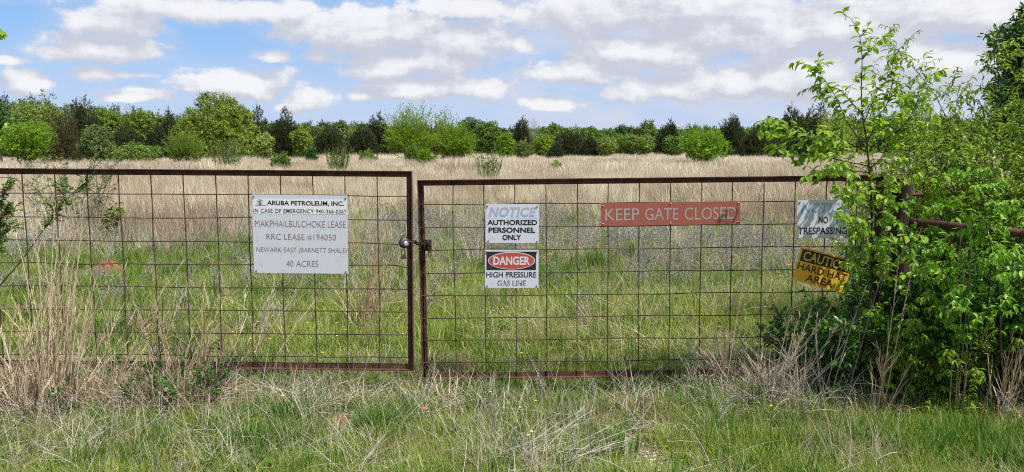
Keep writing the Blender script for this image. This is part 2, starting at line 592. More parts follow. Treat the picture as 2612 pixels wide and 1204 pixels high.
def build_ground():
    xs = np.concatenate([-np.geomspace(3000, 6, 50), np.linspace(-5.8, 5.8, 117), np.geomspace(6, 3000, 50)])
    ys = np.concatenate([[-1500, -600, -200, -60, -20, -8, -3], np.linspace(-1, 14, 151), np.geomspace(14.3, 4500, 90)])
    X, Y = np.meshgrid(xs, ys)
    Z = gh(X, Y)
    V = np.stack([X, Y, Z], -1).reshape(-1, 3)
    nx, ny = len(xs), len(ys)
    i = (np.arange(ny - 1) * nx)[:, None] + np.arange(nx - 1)[None]
    f = np.stack([i, i + 1, i + nx + 1, i + nx], -1).reshape(-1, 4)
    m, t = new_mat('field_soil')
    g = t.new('ShaderNodeNewGeometry')
    p = g.outputs['Position']
    n1 = t.noise(p, 3.0, 6, 0.65)
    n2 = t.noise(p, 38.0, 4, 0.7)
    n3 = t.noise(p, 0.35, 3, 0.6)
    near = t.mix(t.smooth(n1, 0.35, 0.65), (0.075, 0.075, 0.026), (0.15, 0.115, 0.07))
    near = t.mix(t.math('MULTIPLY', t.smooth(n2, 0.5, 0.7), 0.6), near, (0.26, 0.21, 0.15))
    tan = t.mix(n3, (0.33, 0.25, 0.165), (0.42, 0.32, 0.21))
    sp = t.new('ShaderNodeSeparateXYZ')
    t.put(sp.inputs[0], p)
    dist = t.math('ADD', sp.outputs[1], t.math('MULTIPLY', n3, 14.0))
    col = t.mix(t.smooth(dist, 18, 30), near, tan)
    dl = t.vec('LENGTH', t.vec('MULTIPLY', t.vec('SUBTRACT', p, (0.84, 3.92, 0)), (2.6, 1.5, 0)), out=1)
    bz = t.math('ADD', dl, t.math('MULTIPLY_ADD', n1, 1.2, -.6))
    col = t.mix(t.math('MULTIPLY', t.smooth(bz, 1.2, .2), .75), col, t.mix(n2, (0.17, 0.125, 0.08), (0.36, 0.29, 0.215)))
    finish(t, principled(t, col, 0.95, 0, 0.1, (n2, 0.8, 0.02)))
    o = Geo().add(V, f).obj('ground', m, smooth=True)
    tag(o, 'rough field soil and thatch under the grass, reaching the tree line', 'ground', kind='structure')


build_ground()




def ground_at(px, py):
    d = ray(px, py)
    t = EYE / -d[2]
    return (d[0] * t, d[1] * t)


# ------------------------------------------------------------------ grass: tuft kinds scattered over the field
GZ = np.array([0, 0, 1.0])


def blades(g, r, n, rad, h, lean, wid, bend, prof, hvar=0.4, var=None, base=(0, 0, 0)):
    a = r.random(n) * 2 * math.pi
    q = np.sqrt(r.random(n)) * rad
    P = np.stack([q * np.cos(a), q * np.sin(a), np.full(n, -0.015)], -1) + np.asarray(base)
    b = a + r.normal(0, 1.3, n)
    out = np.stack([np.cos(b), np.sin(b), np.zeros(n)], -1)
    ln = np.abs(r.normal(0, lean, n))
    D = out * np.sin(ln)[:, None] + GZ * np.cos(ln)[:, None]
    U = out + r.normal(0, 0.3, (n, 3))
    L = h * (1 - hvar * r.random(n))
    g.ribbons(P, D, U, L, wid * (0.6 + 0.8 * r.random(n)), bend * r.random(n) * 1.4, prof, var=r.random(n) if var is None else var)


def tuft_mesh(kind, seed):
    r = np.random.default_rng(seed)
    g = Geo()
    if kind == 'short':
        blades(g, r, 50, .085, .125, .58, .0040, 1.5, (1, .85, .5, .06))
    elif kind == 'mid':
        blades(g, r, 36, .12, .24, .48, .0052, 1.6, (1, .9, .55, .06))
    elif kind == 'lush':
        blades(g, r, 34, .07, .27, .30, .0062, 0.9, (1, .95, .65, .08))
    elif kind == 'straw':
        blades(g, r, 14, .09, .30, 1.05, .0018, 1.6, (1, .9, .7, .4, .1))
        blades(g, r, 12, .10, .18, .9, .0026, 1.4, (1, .9, .5, .08))
    elif kind == 'lying':
        blades(g, r, 20, .14, .36, 1.34, .0019, 0.8, (1, .9, .8, .6, .15), base=(0, 0, .07))
    elif kind == 'weed':
        for _ in range(7):
            x, y = r.normal(0, .05, 2)
            hgt = .16 + .2 * r.random()
            lx, ly = r.normal(0, .07, 2)
            pts = [(x + lx * q, y + ly * q, hgt * q) for q in (0, .5, 1)]
            g.tube(pts, [.0028, .0022, .0012], 3, False, r.random())
            n = 26
            tt = .35 + .65 * r.random(n)
            P = np.stack([x + lx * tt, y + ly * tt, hgt * tt], -1)
            D = r.normal(0, 1, (n, 3)) + GZ * .5
            g.ribbons(P, D, r.normal(0, 1, (n, 3)), .010 + .022 * r.random(n), .0045, .6, (.5, 1, .3), var=r.random(n))
    elif kind == 'forb':
        n = 16
        a = r.random(n) * 6.283
        P_ = np.stack([r.normal(0, .025, n), r.normal(0, .025, n), .01 + .05 * r.random(n)], -1)
        D = np.stack([np.cos(a), np.sin(a), .5 + .6 * r.random(n)], -1)
        g.ribbons(P_, D, np.tile([[0, 0, -1.0]], (n, 1)), .03 + .03 * r.random(n), .012 + .008 * r.random(n), 1.0 * r.random(n), (.2, .9, 1, .65, .08), .12, r.random(n))
    elif kind == 'bluestem':
        blades(g, r, 26, .10, .80, .24, .0062, .5, (1, .9, .75, .5, .15))
        blades(g, r, 30, .14, .42, .45, .0075, 1.5, (1, .9, .6, .08))
    elif kind == 'farpatch':
        blades(g, r, 44, .38, .72, .42, .016, .8, (1, .9, .6, .15))
        blades(g, r, 40, .42, .46, .55, .020, 1.3, (1, .9, .5, .08))
    elif kind == 'farlying':
        blades(g, r, 44, .40, .60, 1.05, .011, 1.0, (1, .9, .8, .5, .12), base=(0, 0, .12))
    elif kind == 'fargreen':
        blades(g, r, 50, .30, .42, .40, .014, 1.2, (1, .9, .5, .08))
    return g


TUFTS = {}


def tuft_collection(kind, mat, count=6):
    c = bpy.data.collections.new(kind + '_tufts')
    for k in range(count):
        o = tuft_mesh(kind, 100 + k * 7 + len(kind)).obj('grass_tuft', M[mat], link=False)
        c.objects.link(o)
    return c


def scatter_group(coll):
    g = bpy.data.node_groups.new('scatter', 'GeometryNodeTree')
    g.interface.new_socket(name="Geometry", in_out='INPUT', socket_type='NodeSocketGeometry')
    g.interface.new_socket(name="Geometry", in_out='OUTPUT', socket_type='NodeSocketGeometry')
    n, l = g.nodes, g.links
    gi, go = n.new('NodeGroupInput'), n.new('NodeGroupOutput')
    ci = n.new('GeometryNodeCollectionInfo')
    ci.inputs['Collection'].default_value = coll
    ci.inputs['Separate Children'].default_value = True
    ci.inputs['Reset Children'].default_value = True
    ip = n.new('GeometryNodeInstanceOnPoints')
    ip.inputs['Pick Instance'].default_value = True

    def attr(name, typ):
        a = n.new('GeometryNodeInputNamedAttribute')
        a.data_type = typ
        a.inputs['Name'].default_value = name
        return a.outputs['Attribute']
    l.new(gi.outputs[0], ip.inputs['Points'])
    l.new(ci.outputs[0], ip.inputs['Instance'])
    l.new(attr('idx', 'INT'), ip.inputs['Instance Index'])
    l.new(attr('rot', 'FLOAT_VECTOR'), ip.inputs['Rotation'])
    l.new(attr('scl', 'FLOAT_VECTOR'), ip.inputs['Scale'])
    l.new(ip.outputs[0], go.inputs[0])
    return g


def scatter(name, label, cat, kind, mat, x, y, scl, tilt=0.12, zs=None, count=6):
    """one object of grass: tufts of one kind standing at the points given"""
    key = (kind, mat)
    if key not in TUFTS:
        TUFTS[key] = scatter_group(tuft_collection(kind, mat, count))
    n = len(x)
    r = np.random.default_rng(n + len(name))
    me = bpy.data.meshes.new(name)
    me.vertices.add(n)
    me.vertices.foreach_set('co', np.stack([x, y, gh(x, y)], -1).astype(np.float32).ravel())
    a = me.attributes.new('idx', 'INT', 'POINT')
    a.data.foreach_set('value', r.integers(0, count, n).astype(np.int32))
    a = me.attributes.new('rot', 'FLOAT_VECTOR', 'POINT')
    rot = np.stack([r.normal(0, tilt, n), r.normal(0, tilt, n), r.random(n) * 6.283], -1)
    a.data.foreach_set('vector', rot.astype(np.float32).ravel())
    a = me.attributes.new('scl', 'FLOAT_VECTOR', 'POINT')
    s = np.broadcast_to(np.asarray(scl, float), (n,)) * (0.7 + 0.6 * r.random(n))
    zz = s if zs is None else s * np.broadcast_to(np.asarray(zs, float), (n,))
    a.data.foreach_set('vector', np.stack([s, s, zz], -1).astype(np.float32).ravel())
    me.update()
    o = bpy.data.objects.new(name, me)
    COL.objects.link(o)
    md = o.modifiers.new('scatter', 'NODES')
    md.node_group = TUFTS[key]
    tag(o, label, cat, kind='stuff')
    return o


def wedge(n, y0, y1, power=1.0, seed=0, margin=1.2, slope=0.74):
    """points over the ground seen from the gate: density even (power 1) or thinning with distance"""
    r = np.random.default_rng(seed)
    u = r.random(n)
    k = 2.0 / power
    y = (y0 ** k + u * (y1 ** k - y0 ** k)) ** (1 / k)
    x = (r.random(n) * 2 - 1) * (slope * y + margin)
    return x, y


def keep(x, y, p, seed=1):
    m = np.random.default_rng(seed).random(len(x)) < p
    return x[m], y[m]


def ss(v, a, b):
    t = np.clip((np.asarray(v, float) - a) / (b - a), 0, 1)
    return t * t * (3 - 2 * t)


def blob(x, y, cx, cy_, rx, ry):
    return np.exp(-(((x - cx) / rx) ** 2 + ((y - cy_) / ry) ** 2))


def lushness(x, y):
    """green growth: the wet patch behind the left gate, the verge and the strip behind the gate"""
    v = 0.30 + 0.5 * (vnoise(x, y, 1.3, 11) - 0.5)
    v = v + 0.9 * blob(x, y, -4.6, 10.2, 2.2, 2.2) + 0.45 * blob(x, y, 0.5, 7.0, 3.5, 1.6) + .3 * blob(x, y, -2, 6.5, 2, 1.0)
    return np.clip(v, 0, 1)


def bare(x, y):
    return np.clip(blob(x, y, 0.84, 3.90, 0.28, 0.62) * 1.5 + 1.2 * blob(x, y, -1.0, 4.15, 0.17, 0.17), 0, 1)


# verge in front of the gate
x, y = wedge(15000, 3.1, 5.4, 1.0, 21, 0.5)
x, y = keep(x, y, 1 - .80 * bare(x, y) * (.5 + vnoise(x, y, .12, 91)), 2)
p = 0.62 + .5 * (vnoise(x, y, .6, 31) - .5)
xx, yy = keep(x, y, np.clip(p * (.45 + 1.0 * ss(vnoise(x, y, .38, 93), .25, .7)), 0, 1), 3)
rail_ = blob(xx, yy, .35, 4.82, 1.0, .28)
scatter('short_grass', 'short yellowish green grass of the verge in front of the gate', 'grass', 'short', 'grass_green', xx, yy, (.85 + .5 * vnoise(xx, yy, .7, 8)) * (1 - .5 * rail_))
x, y = wedge(2600, 3.1, 5.3, 1.0, 23, 0.5)
d = .9 * blob(x, y, -1.28, 4.45, .16, .28) + .9 * blob(x, y, -.72, 4.3, .20, .25) + blob(x, y, 2.36, 3.9, .35, .35) + .5 * blob(x, y, 1.5, 4.0, .4, .4) + .10 + .6 * blob(x, y, -1.5, 4.0, .4, .3) + .35 * ss(vnoise(x, y, .45, 61), .6, .8)
d = d * (1 - .9 * bare(x, y))
xx, yy = keep(x, y, np.clip(d, 0, 1), 4)
scatter('lush_grass', 'dark lush green grass growing in patches on the verge', 'grass', 'lush', 'grass_lush', xx, yy, .75)
x, y = wedge(2600, 3.1, 5.5, 1.0, 25, 0.5)
d = .06 + .4 * blob(x, y, -2.4, 4.5, .8, .6) + .35 * blob(x, y, 1.7, 4.75, .9, .3) + .25 * blob(x, y, -.6, 4.65, 1.2, .15) + .40 * ss(vnoise(x, y, .5, 14), .55, .8)
d = d * (1 - .92 * bare(x, y)) * (1 - .7 * blob(x, y, .3, 4.8, .9, .35))
xx, yy = keep(x, y, np.clip(d, 0, 1), 5)
scatter('dry_grass', 'pale dry straw leaning among the verge grass', 'grass', 'straw', 'straw', xx, yy, .75, .25)
x, y = wedge(2300, 3.1, 5.4, 1.0, 27, 0.5)
d = .10 + .45 * ss(vnoise(x, y, .42, 95), .52, .78) + .5 * blob(x, y, -1.3, 4.4, .7, .3) + .5 * blob(x, y, .25, 3.7, .45, .35) + .5 * blob(x, y, -2.2, 4.1, .7, .7) + .5 * blob(x, y, 1.5, 4.5, .8, .35) + .2 * blob(x, y, -.3, 4.45, .6, .2)
d = d * (1 - .9 * bare(x, y)) * (1 - .9 * blob(x, y, .35, 4.85, 1.1, .3))
xx, yy = keep(x, y, np.clip(d, 0, 1), 6)
scatter('fallen_straw', 'bleached straw lying flat over the verge grass', 'grass', 'lying', 'straw_grey', xx, yy, .8, .2)
x, y = wedge(500, 3.2, 5.4, 1.0, 29, 0.5)
d = .06 + .6 * blob(x, y, -.62, 4.65, .12, .1) + .5 * blob(x, y, -.1, 3.95, .16, .2) + .5 * blob(x, y, 1.55, 4.4, .35, .25)
xx, yy = keep(x, y, np.clip(d, 0, 1), 6)
scatter('grey_weeds', 'grey dead weed stalks among the verge grass', 'weeds', 'weed', 'weed_grey', xx, yy, .55)

x, y = wedge(900, 3.2, 5.6, 1.0, 67, 0.5)
xx, yy = keep(x, y, .12 + .75 * ss(vnoise(x, y, .5, 57), .58, .8), 21)
scatter('small_weeds', 'small broad-leaved green weeds in the verge turf', 'weeds', 'forb', 'dark_leaf', xx, yy, .8, .2)

# field between the gate and the tan grass
x, y = wedge(48000, 5.0, 32, 1.35, 41, 0.8)
md_ = 1 - np.clip(1.5 * blob(x, y, -5.3, 9.6, .35, .7), 0, 1)
p = md_ * (.55 + .45 * lushness(x, y)) * (1 - .75 * ss(y + 8 * (vnoise(x, y, 3, 71) - .5), 16, 31))
xx, yy = keep(x, y, p, 7)
scatter('field_grass', 'yellowish green meadow grass behind the gate', 'grass', 'mid', 'grass_green', xx, yy, .72 + .3 * vnoise(xx, yy, 1.4, 9))
x, y = wedge(9000, 5.2, 20, 1.3, 43, 0.8)
d = .16 + .85 * blob(x, y, -4.7, 10.3, 2.4, 2.6) + .55 * ss(vnoise(x, y, 1.1, 17), .58, .82) * (1 - ss(y, 11, 18)) + .35 * blob(x, y, .6, 9.0, 1.2, 2.0)
xx, yy = keep(x, y, np.clip(d, 0, .95) * (1 - np.clip(1.5 * blob(x, y, -5.3, 9.6, .35, .7), 0, 1)), 8)
scatter('lush_grass', 'vivid green grass in damp patches of the field', 'grass', 'lush', 'grass_lush', xx, yy, .9)
x, y = wedge(15000, 5.2, 30, 1.35, 45, 0.8)
d = .26 + .42 * ss(vnoise(x, y, .9, 19), .45, .8) + .25 * ss(y, 13, 20)
d = d * (1 - .75 * blob(x, y, -4.7, 10.3, 2.0, 2.3))
xx, yy = keep(x, y, np.clip(d, 0, 1), 9)
scatter('dry_grass', 'bleached dry straw scattered through the meadow', 'grass', 'straw', 'straw', xx, yy, .85 + .25 * ss(yy, 8, 18), .25)
x, y = wedge(19000, 5.6, 30, 1.3, 47, 0.8)
pt_ = ss(vnoise(x, y, 1.7, 23) * .6 + vnoise(x, y, .6, 24) * .4, .46, .62)
d = .02 + .34 * pt_ * ss(y, 6.2, 9.5) + .26 * blob(x, y, .8, 13.5, 3.4, 4.2) + .22 * blob(x, y, -2.5, 15, 5, 2) + .25 * blob(x, y, 4.5, 14, 2.4, 3)
d = d * (.35 + .8 * pt_) * (1 - .85 * blob(x, y, -4.7, 10.3, 1.9, 2.3)) * (1 - .93 * ss(y + 4 * ss(-x / y, .1, .4), 17, 22))
xx, yy = keep(x, y, np.clip(d, 0, .95), 10)
scatter('grey_weeds', 'silvery grey dead weeds standing in the field behind the gate', 'weeds', 'weed', 'weed_grey', xx, yy, 1.0 + .2 * ss(yy, 9, 16))
# tan bluestem
x, y = wedge(34000, 9.5, 62, 1.55, 49, 1.5)
edge = 18.5 + 11.0 * (vnoise(x, y, 4, 27) - .5) + 3 * (vnoise(x, y, 1.5, 28) - .5) - 3.0 * ss(-x / y, .15, .6) + 2.0 * ss(x / y, 0.0, .3)
d = .05 * ss(y, 9, 13) + .95 * ss(y, edge - 4.0, edge + 6.5) * (.82 + .18 * vnoise(x, y, 2, 29))
d = d * (1 - .55 * ss(vnoise(x, y, 7, 33), .62, .8) * ss(x / y, -.1, .1))
xx, yy = keep(x, y, d, 11)
scatter('bluestem_grass', 'tall tan bluestem grass across the middle of the field', 'grass', 'bluestem', 'tan', xx, yy, .55 + .55 * vnoise(xx, yy, 3, 35))
x, y = wedge(22000, 16, 150, 1.5, 51, 1.5)
d = .9 * ss(vnoise(x, y, 4.5, 37) * .55 + vnoise(x / 3, y, 2.2, 38) * .45, .50, .72) * (.35 + .65 * ss(x / y, -.35, .05))
xx, yy = keep(x, y, d, 12)
scatter('field_grass', 'green growth showing through the tan grass', 'grass', 'fargreen', 'grass_green', xx, yy, .9)
x, y = wedge(14000, 14, 80, 1.5, 57, 1.5)
xx, yy = keep(x, y, .75 * ss(vnoise(x, y, 3.2, 47), .42, .75) * ss(y, 15, 20), 17)
scatter('fallen_straw', 'bleached flattened straw in swathes through the tan grass', 'grass', 'farlying', 'straw', xx, yy, .9, .15)
x, y = wedge(2600, 4.44, 4.78, 1.0, 59, 0.4)
xx, yy = keep(x, y, .62 * (1 - ss(x, -2.05, -1.75)) + .015, 18)
scatter('dry_grass', 'dry grass standing against the bottom rail of the lease sign gate', 'grass', 'mid', 'straw', xx, yy, 1.25, .22)
x, y = wedge(1500, 4.50, 5.0, 1.0, 65, 0.4)
xx, yy = keep(x, y, .55 * (1 - ss(x, -2.0, -1.6)) + .28 * (1 - blob(x, y, .35, 4.8, 1.2, .6)), 20)
scatter('field_grass', 'green grass growing along the foot of the gates', 'grass', 'mid', 'grass_green', xx, yy, .62 + .45 * (1 - ss(xx, -2.1, -1.7)), .2)
x, y = wedge(6000, 5.2, 13, 1.3, 63, .8)
xx, yy = keep(x, y, (.06 + .42 * ss(vnoise(x, y, .8, 53), .5, .75)) * (.6 + .4 * ss(y, 6, 9)), 19)
scatter('fallen_straw', 'pale straw lying through the green meadow behind the gate', 'grass', 'lying', 'straw', xx, yy, 1.1, .25)
x, y = wedge(46000, 34, 240, 1.45, 53, 3)
xx, yy = keep(x, y, ss(y, 32, 46) * (.8 + .2 * vnoise(x, y, 9, 39)), 13)
scatter('prairie_grass', 'pale tan prairie grass stretching to the tree line', 'grass', 'farpatch', 'tan_far', xx, yy, .62 + .75 * vnoise(xx, yy, 9, 41), .1)

# ------------------------------------------------------------------ gates
AI = 0.038          # leg of the steel angle
TH = 0.005


def rail(x0, x1, z, lip_up):
    """angle iron along x: a lip reaching toward the road and a web"""
    g = Geo()
    if lip_up:
        g.box(x0, x1, -AI, 0, z - TH, z)
        g.box(x0, x1, -TH, 0, z - AI, z - TH)
    else:
        g.box(x0, x1, -AI, 0, z, z + TH)
        g.box(x0, x1, -TH, 0, z + TH, z + AI)
    return g


def upright(x, z0, z1, side):
    """angle iron post, lip on the side given (+1 right, -1 left)"""
    g = Geo()
    if side > 0:
        g.box(x - TH, x, -AI, -TH, z0 + TH, z1 - TH)
        g.box(x - AI, x, -TH, 0, z0 + AI, z1 - AI)
    else:
        g.box(x, x + TH, -AI, -TH, z0 + TH, z1 - TH)
        g.box(x, x + AI, -TH, 0, z0 + AI, z1 - AI)
    return g


def wire_panel(xs, zs, x0, x1, z0, z1, r, seed, bent=()):
    g = Geo()
    rr = np.random.default_rng(seed)
    yw = -TH - r - 0.0005
    n = 26
    for x_ in xs:
        zz = np.linspace(z0, z1, n)
        w = np.interp(zz, np.linspace(z0, z1, 7), rr.normal(0, .0022, 7))
        g.tube(np.stack([np.full(n, x_) + w, np.full(n, yw), zz], -1), r, 6)
    for i, z_ in enumerate(zs):
        m = 60
        xx_ = np.linspace(x0, x1, m)
        w = np.interp(xx_, np.linspace(x0, x1, 14), rr.normal(0, .0024, 14))
        for (bi, bx, amp, wd) in bent:
            if bi == i:
                w = w + amp * np.exp(-((xx_ - bx) / wd) ** 2)
        g.tube(np.stack([xx_, np.full(m, yw - 2 * r), np.full(m, z_) + w], -1), r, 6)
    return g


# left leaf (latch end to the right); its own frame: x to the right, z up, origin at the outer top corner of the latch end
YL, YR = 4.78, 4.966
GL = at(1052.2, 436, YL)
HL = GL.z - at(1057.7, 942, YL).z
gate_l = empty('farm_gate', (GL.x, YL, GL.z), (0, R(0.38), R(-0.6)))
tag(gate_l, 'rusted steel mesh gate leaf carrying the large lease sign and the padlocks', 'gate', 'pair of field gates')
LEN_L = 3.45
rail(-LEN_L, 0, 0, True).obj('top_rail', M['rust'], gate_l)
rail(-LEN_L, 0, -HL, False).obj('bottom_rail', M['rust_red'], gate_l)
upright(0, -HL, 0, 1).obj('end_post', M['rust'], gate_l)
upright(-LEN_L, -HL, 0, -1).obj('end_post', M['rust'], gate_l)
pl = 82.5 / (F0 / YL) * 1.001
xs = [-0.0165] + [-0.0165 - pl * k for k in range(1, 17)]
zs = [-0.1575 - 0.1485 * k for k in range(8)]
wire_panel(xs, zs, -LEN_L + TH, -TH, -HL + TH, -TH, .0035, 3,
           [(2, -.10, -.010, .12), (3, -.16, .006, .07), (3, -.0, -.018, .07), (1, -.9, .004, .2)]).obj('wire_mesh', M['rust_wire'], gate_l)

GR = at(1065.7, 459, YR)
HR = GR.z - at(1074, 964, YR).z
gate_r = empty('farm_gate', (GR.x, YR, GR.z), (0, R(-0.62), 0))
tag(gate_r, 'rusted steel mesh gate leaf carrying the red KEEP GATE CLOSED board, hinged in the bushes', 'gate', 'pair of field gates')
LEN_R = 3.03
rail(0, LEN_R, 0, True).obj('top_rail', M['rust'], gate_r)
rail(0, LEN_R, -HR, False).obj('bottom_rail', M['rust_red'], gate_r)
upright(0, -HR, 0, -1).obj('end_post', M['rust'], gate_r)
upright(LEN_R, -HR, 0, 1).obj('end_post', M['rust'], gate_r)
pr = 79.27 / (F0 / YR)
xs = [0.024 + pr * k for k in range(15)]
zs = [-0.163 - 0.1512 * k for k in range(8)]
wire_panel(xs, zs, TH, LEN_R - TH, -HR + TH, -TH, .0035, 5, [(2, .4, .004, .3)]).obj('wire_mesh', M['rust_wire'], gate_r)
# latch bracket on the right leaf
lb = Geo()
z_ = -0.39
lb.box(AI - .004, AI + .046, -.030, -.024, z_ - .068, z_)
lb.box(AI - .004, AI + .002, -.024, -.005, z_ - .068, z_)
lb.box(AI + .020, AI + .026, -.048, -.030, z_ - .05, z_ - .008)
lb.box(AI + .040, AI + .046, -.050, -.030, z_ - .066, z_ + .001)
lb.obj('latch_bracket', M['rust'], gate_r)


def link_loop(g, c, ax, up, ln, wd, r):
    """one chain link as a closed loop in the plane of ax and up"""
    ax, up = unit(ax), unit(up)
    P = []
    n = 7
    s = ln / 2 - wd / 2
    for k in range(n):
        a = -math.pi / 2 + math.pi * k / (n - 1)
        P.append(np.asarray(c) + ax * (s + wd / 2 * math.cos(a)) + up * (wd / 2 * math.sin(a)))
    for k in range(n):
        a = math.pi / 2 + math.pi * k / (n - 1)
        P.append(np.asarray(c) + ax * (-s + wd / 2 * math.cos(a)) + up * (wd / 2 * math.sin(a)))
    P.append(P[0])
    g.tube(np.array(P), r, 6, False)


chain_mat = rust_mat('dark_chain_steel', (0.02, 0.014, 0.012), (0.06, 0.03, 0.022), (0.14, 0.09, 0.07), .55)


def chain(name, label, pts, ln=.034, wd=.020, r=.0030):
    g = Geo()
    P = np.asarray(pts, float)
    seg = np.linalg.norm(np.diff(P, axis=0), axis=1)
    cum = np.concatenate([[0], np.cumsum(seg)])
    n = max(2, int(cum[-1] / (ln * .72)))
    for i in range(n):
        s0, s1 = cum[-1] * i / n, cum[-1] * (i + 1) / n
        a = np.array([np.interp(s0, cum, P[:, k]) for k in range(3)])
        b = np.array([np.interp(s1, cum, P[:, k]) for k in range(3)])
        ax = b - a
        side = np.cross(unit(ax), [0.3, 1, 0.2])
        up = side if i % 2 == 0 else np.cross(unit(ax), side)
        link_loop(g, (a + b) / 2, ax, up, ln, wd, r)
    o = g.obj(name, chain_mat, smooth=True)
    tag(o, label, 'chain')
    return o


A = at(1029, 612, YL - .062)
B = at(1058, 617, YL - .03)
C_ = at(1062, 620, YL + .06)
D_ = at(1083, 622, YR - .06)
E_ = at(1096, 617, YR - .065)
F_ = at(1096, 652, YR - .062)
chain('gate_chain', 'dark rusty chain looped round both gate posts and hanging at the latch', [A, B, C_, at(1070, 622, YR - .045), D_, E_, F_])


def steel_mat(name, col, rough, metal):
    m, t = new_mat(name)
    tcd = t.new('ShaderNodeTexCoord')
    n = t.noise(tcd.outputs['Object'], 60, 4, .6)
    c = t.mix(t.smooth(n, .45, .75), col, tuple(q * .55 for q in col))
    finish(t, principled(t, c, rough, metal, .5))
    return m


# round shielded lock
lc = at(1031, 619.5, YL - .085)
lock1 = empty('padlock', lc, (R(-15), R(28), R(20)))
tag(lock1, 'round silver disc padlock shining on the chain beside the gate post', 'padlock')
g = Geo()
prof = [(0.0, -.018), (.022, -.018), (.030, -.014), (.0335, -.006), (.0335, .008), (.030, .014), (0, .016)]
g.lathe(prof, 28, 'y')
g.obj('lock_body', steel_mat('worn_dark_steel', (.07, .062, .062), .5, .7), lock1, True)
g = Geo()
g.lathe([(0, -.0205), (.012, -.0203), (.0155, -.019), (.0165, -.0165), (.016, -.0150)], 24, 'y', (0.009, 0, -.004))
g.obj('lock_face', steel_mat('bright_steel', (.42, .42, .43), .38, .9), lock1, True)
g = Geo()
g.tube([(-.012 + .017 * math.cos(a), .006, .026 + .024 * math.sin(a)) for a in np.linspace(-.3, math.pi + .3, 12)], .0048, 8)
g.obj('shackle', steel_mat('shackle_steel', (.10, .06, .06), .5, .5), lock1, True)
# brass padlock
lc = at(1029, 654, YL - .080)
lock2 = empty('padlock', lc, (0, R(-3), R(12)))
tag(lock2, 'small tarnished brass padlock hanging below the round silver lock', 'padlock')
g = Geo()
g.box(-.0155, .0155, -.008, .008, -.017, .012)
g.box(-.0165, .0165, -.009, .009, -.010, -.0085)
g.box(-.0165, .0165, -.009, .009, -.004, -.0025)
g.obj('lock_body', steel_mat('tarnished_brass', (.20, .11, .055), .5, .6), lock2)
g = Geo()
g.tube([(-.011, 0, .010), (-.011, 0, .034)] + [(.011 * math.cos(a), 0, .036 + .012 * math.sin(a)) for a in np.linspace(math.pi, 0, 9)] + [(.011, 0, .034), (.011, 0, .010)], .0032, 8)
g.obj('shackle', steel_mat('grey_steel', (.35, .33, .32), .4, .8), lock2, True)

# ------------------------------------------------------------------ signs


def text_mesh(body, x0, x1, z0, z1, y, bold=0.0, shear=0.0, spacing=1.0):
    cu = bpy.data.curves.new('lettering', 'FONT')
    cu.body = body
    cu.size = 1.0
    cu.offset = bold
    cu.shear = shear
    cu.space_character = spacing
    cu.resolution_u = 4
    o = bpy.data.objects.new('lettering', cu)
    COL.objects.link(o)
    dg = bpy.context.evaluated_depsgraph_get()
    me = bpy.data.meshes.new_from_object(o.evaluated_get(dg))
    bpy.data.objects.remove(o)
    n = len(me.vertices)
    co = np.zeros(n * 3, np.float32)
    me.vertices.foreach_get('co', co)
    co = co.reshape(-1, 3)
    mn, mx = co.min(0), co.max(0)
    X = x0 + (co[:, 0] - mn[0]) / (mx[0] - mn[0]) * (x1 - x0)
    Z = z0 + (co[:, 1] - mn[1]) / (mx[1] - mn[1]) * (z1 - z0)
    V = np.stack([X, np.full(n, y), Z], -1)
    f3, f4 = [], []
    me.calc_loop_triangles()
    for tri in me.loop_triangles:
        f3.append(tuple(tri.vertices))
    bpy.data.meshes.remove(me)
    return V, f3


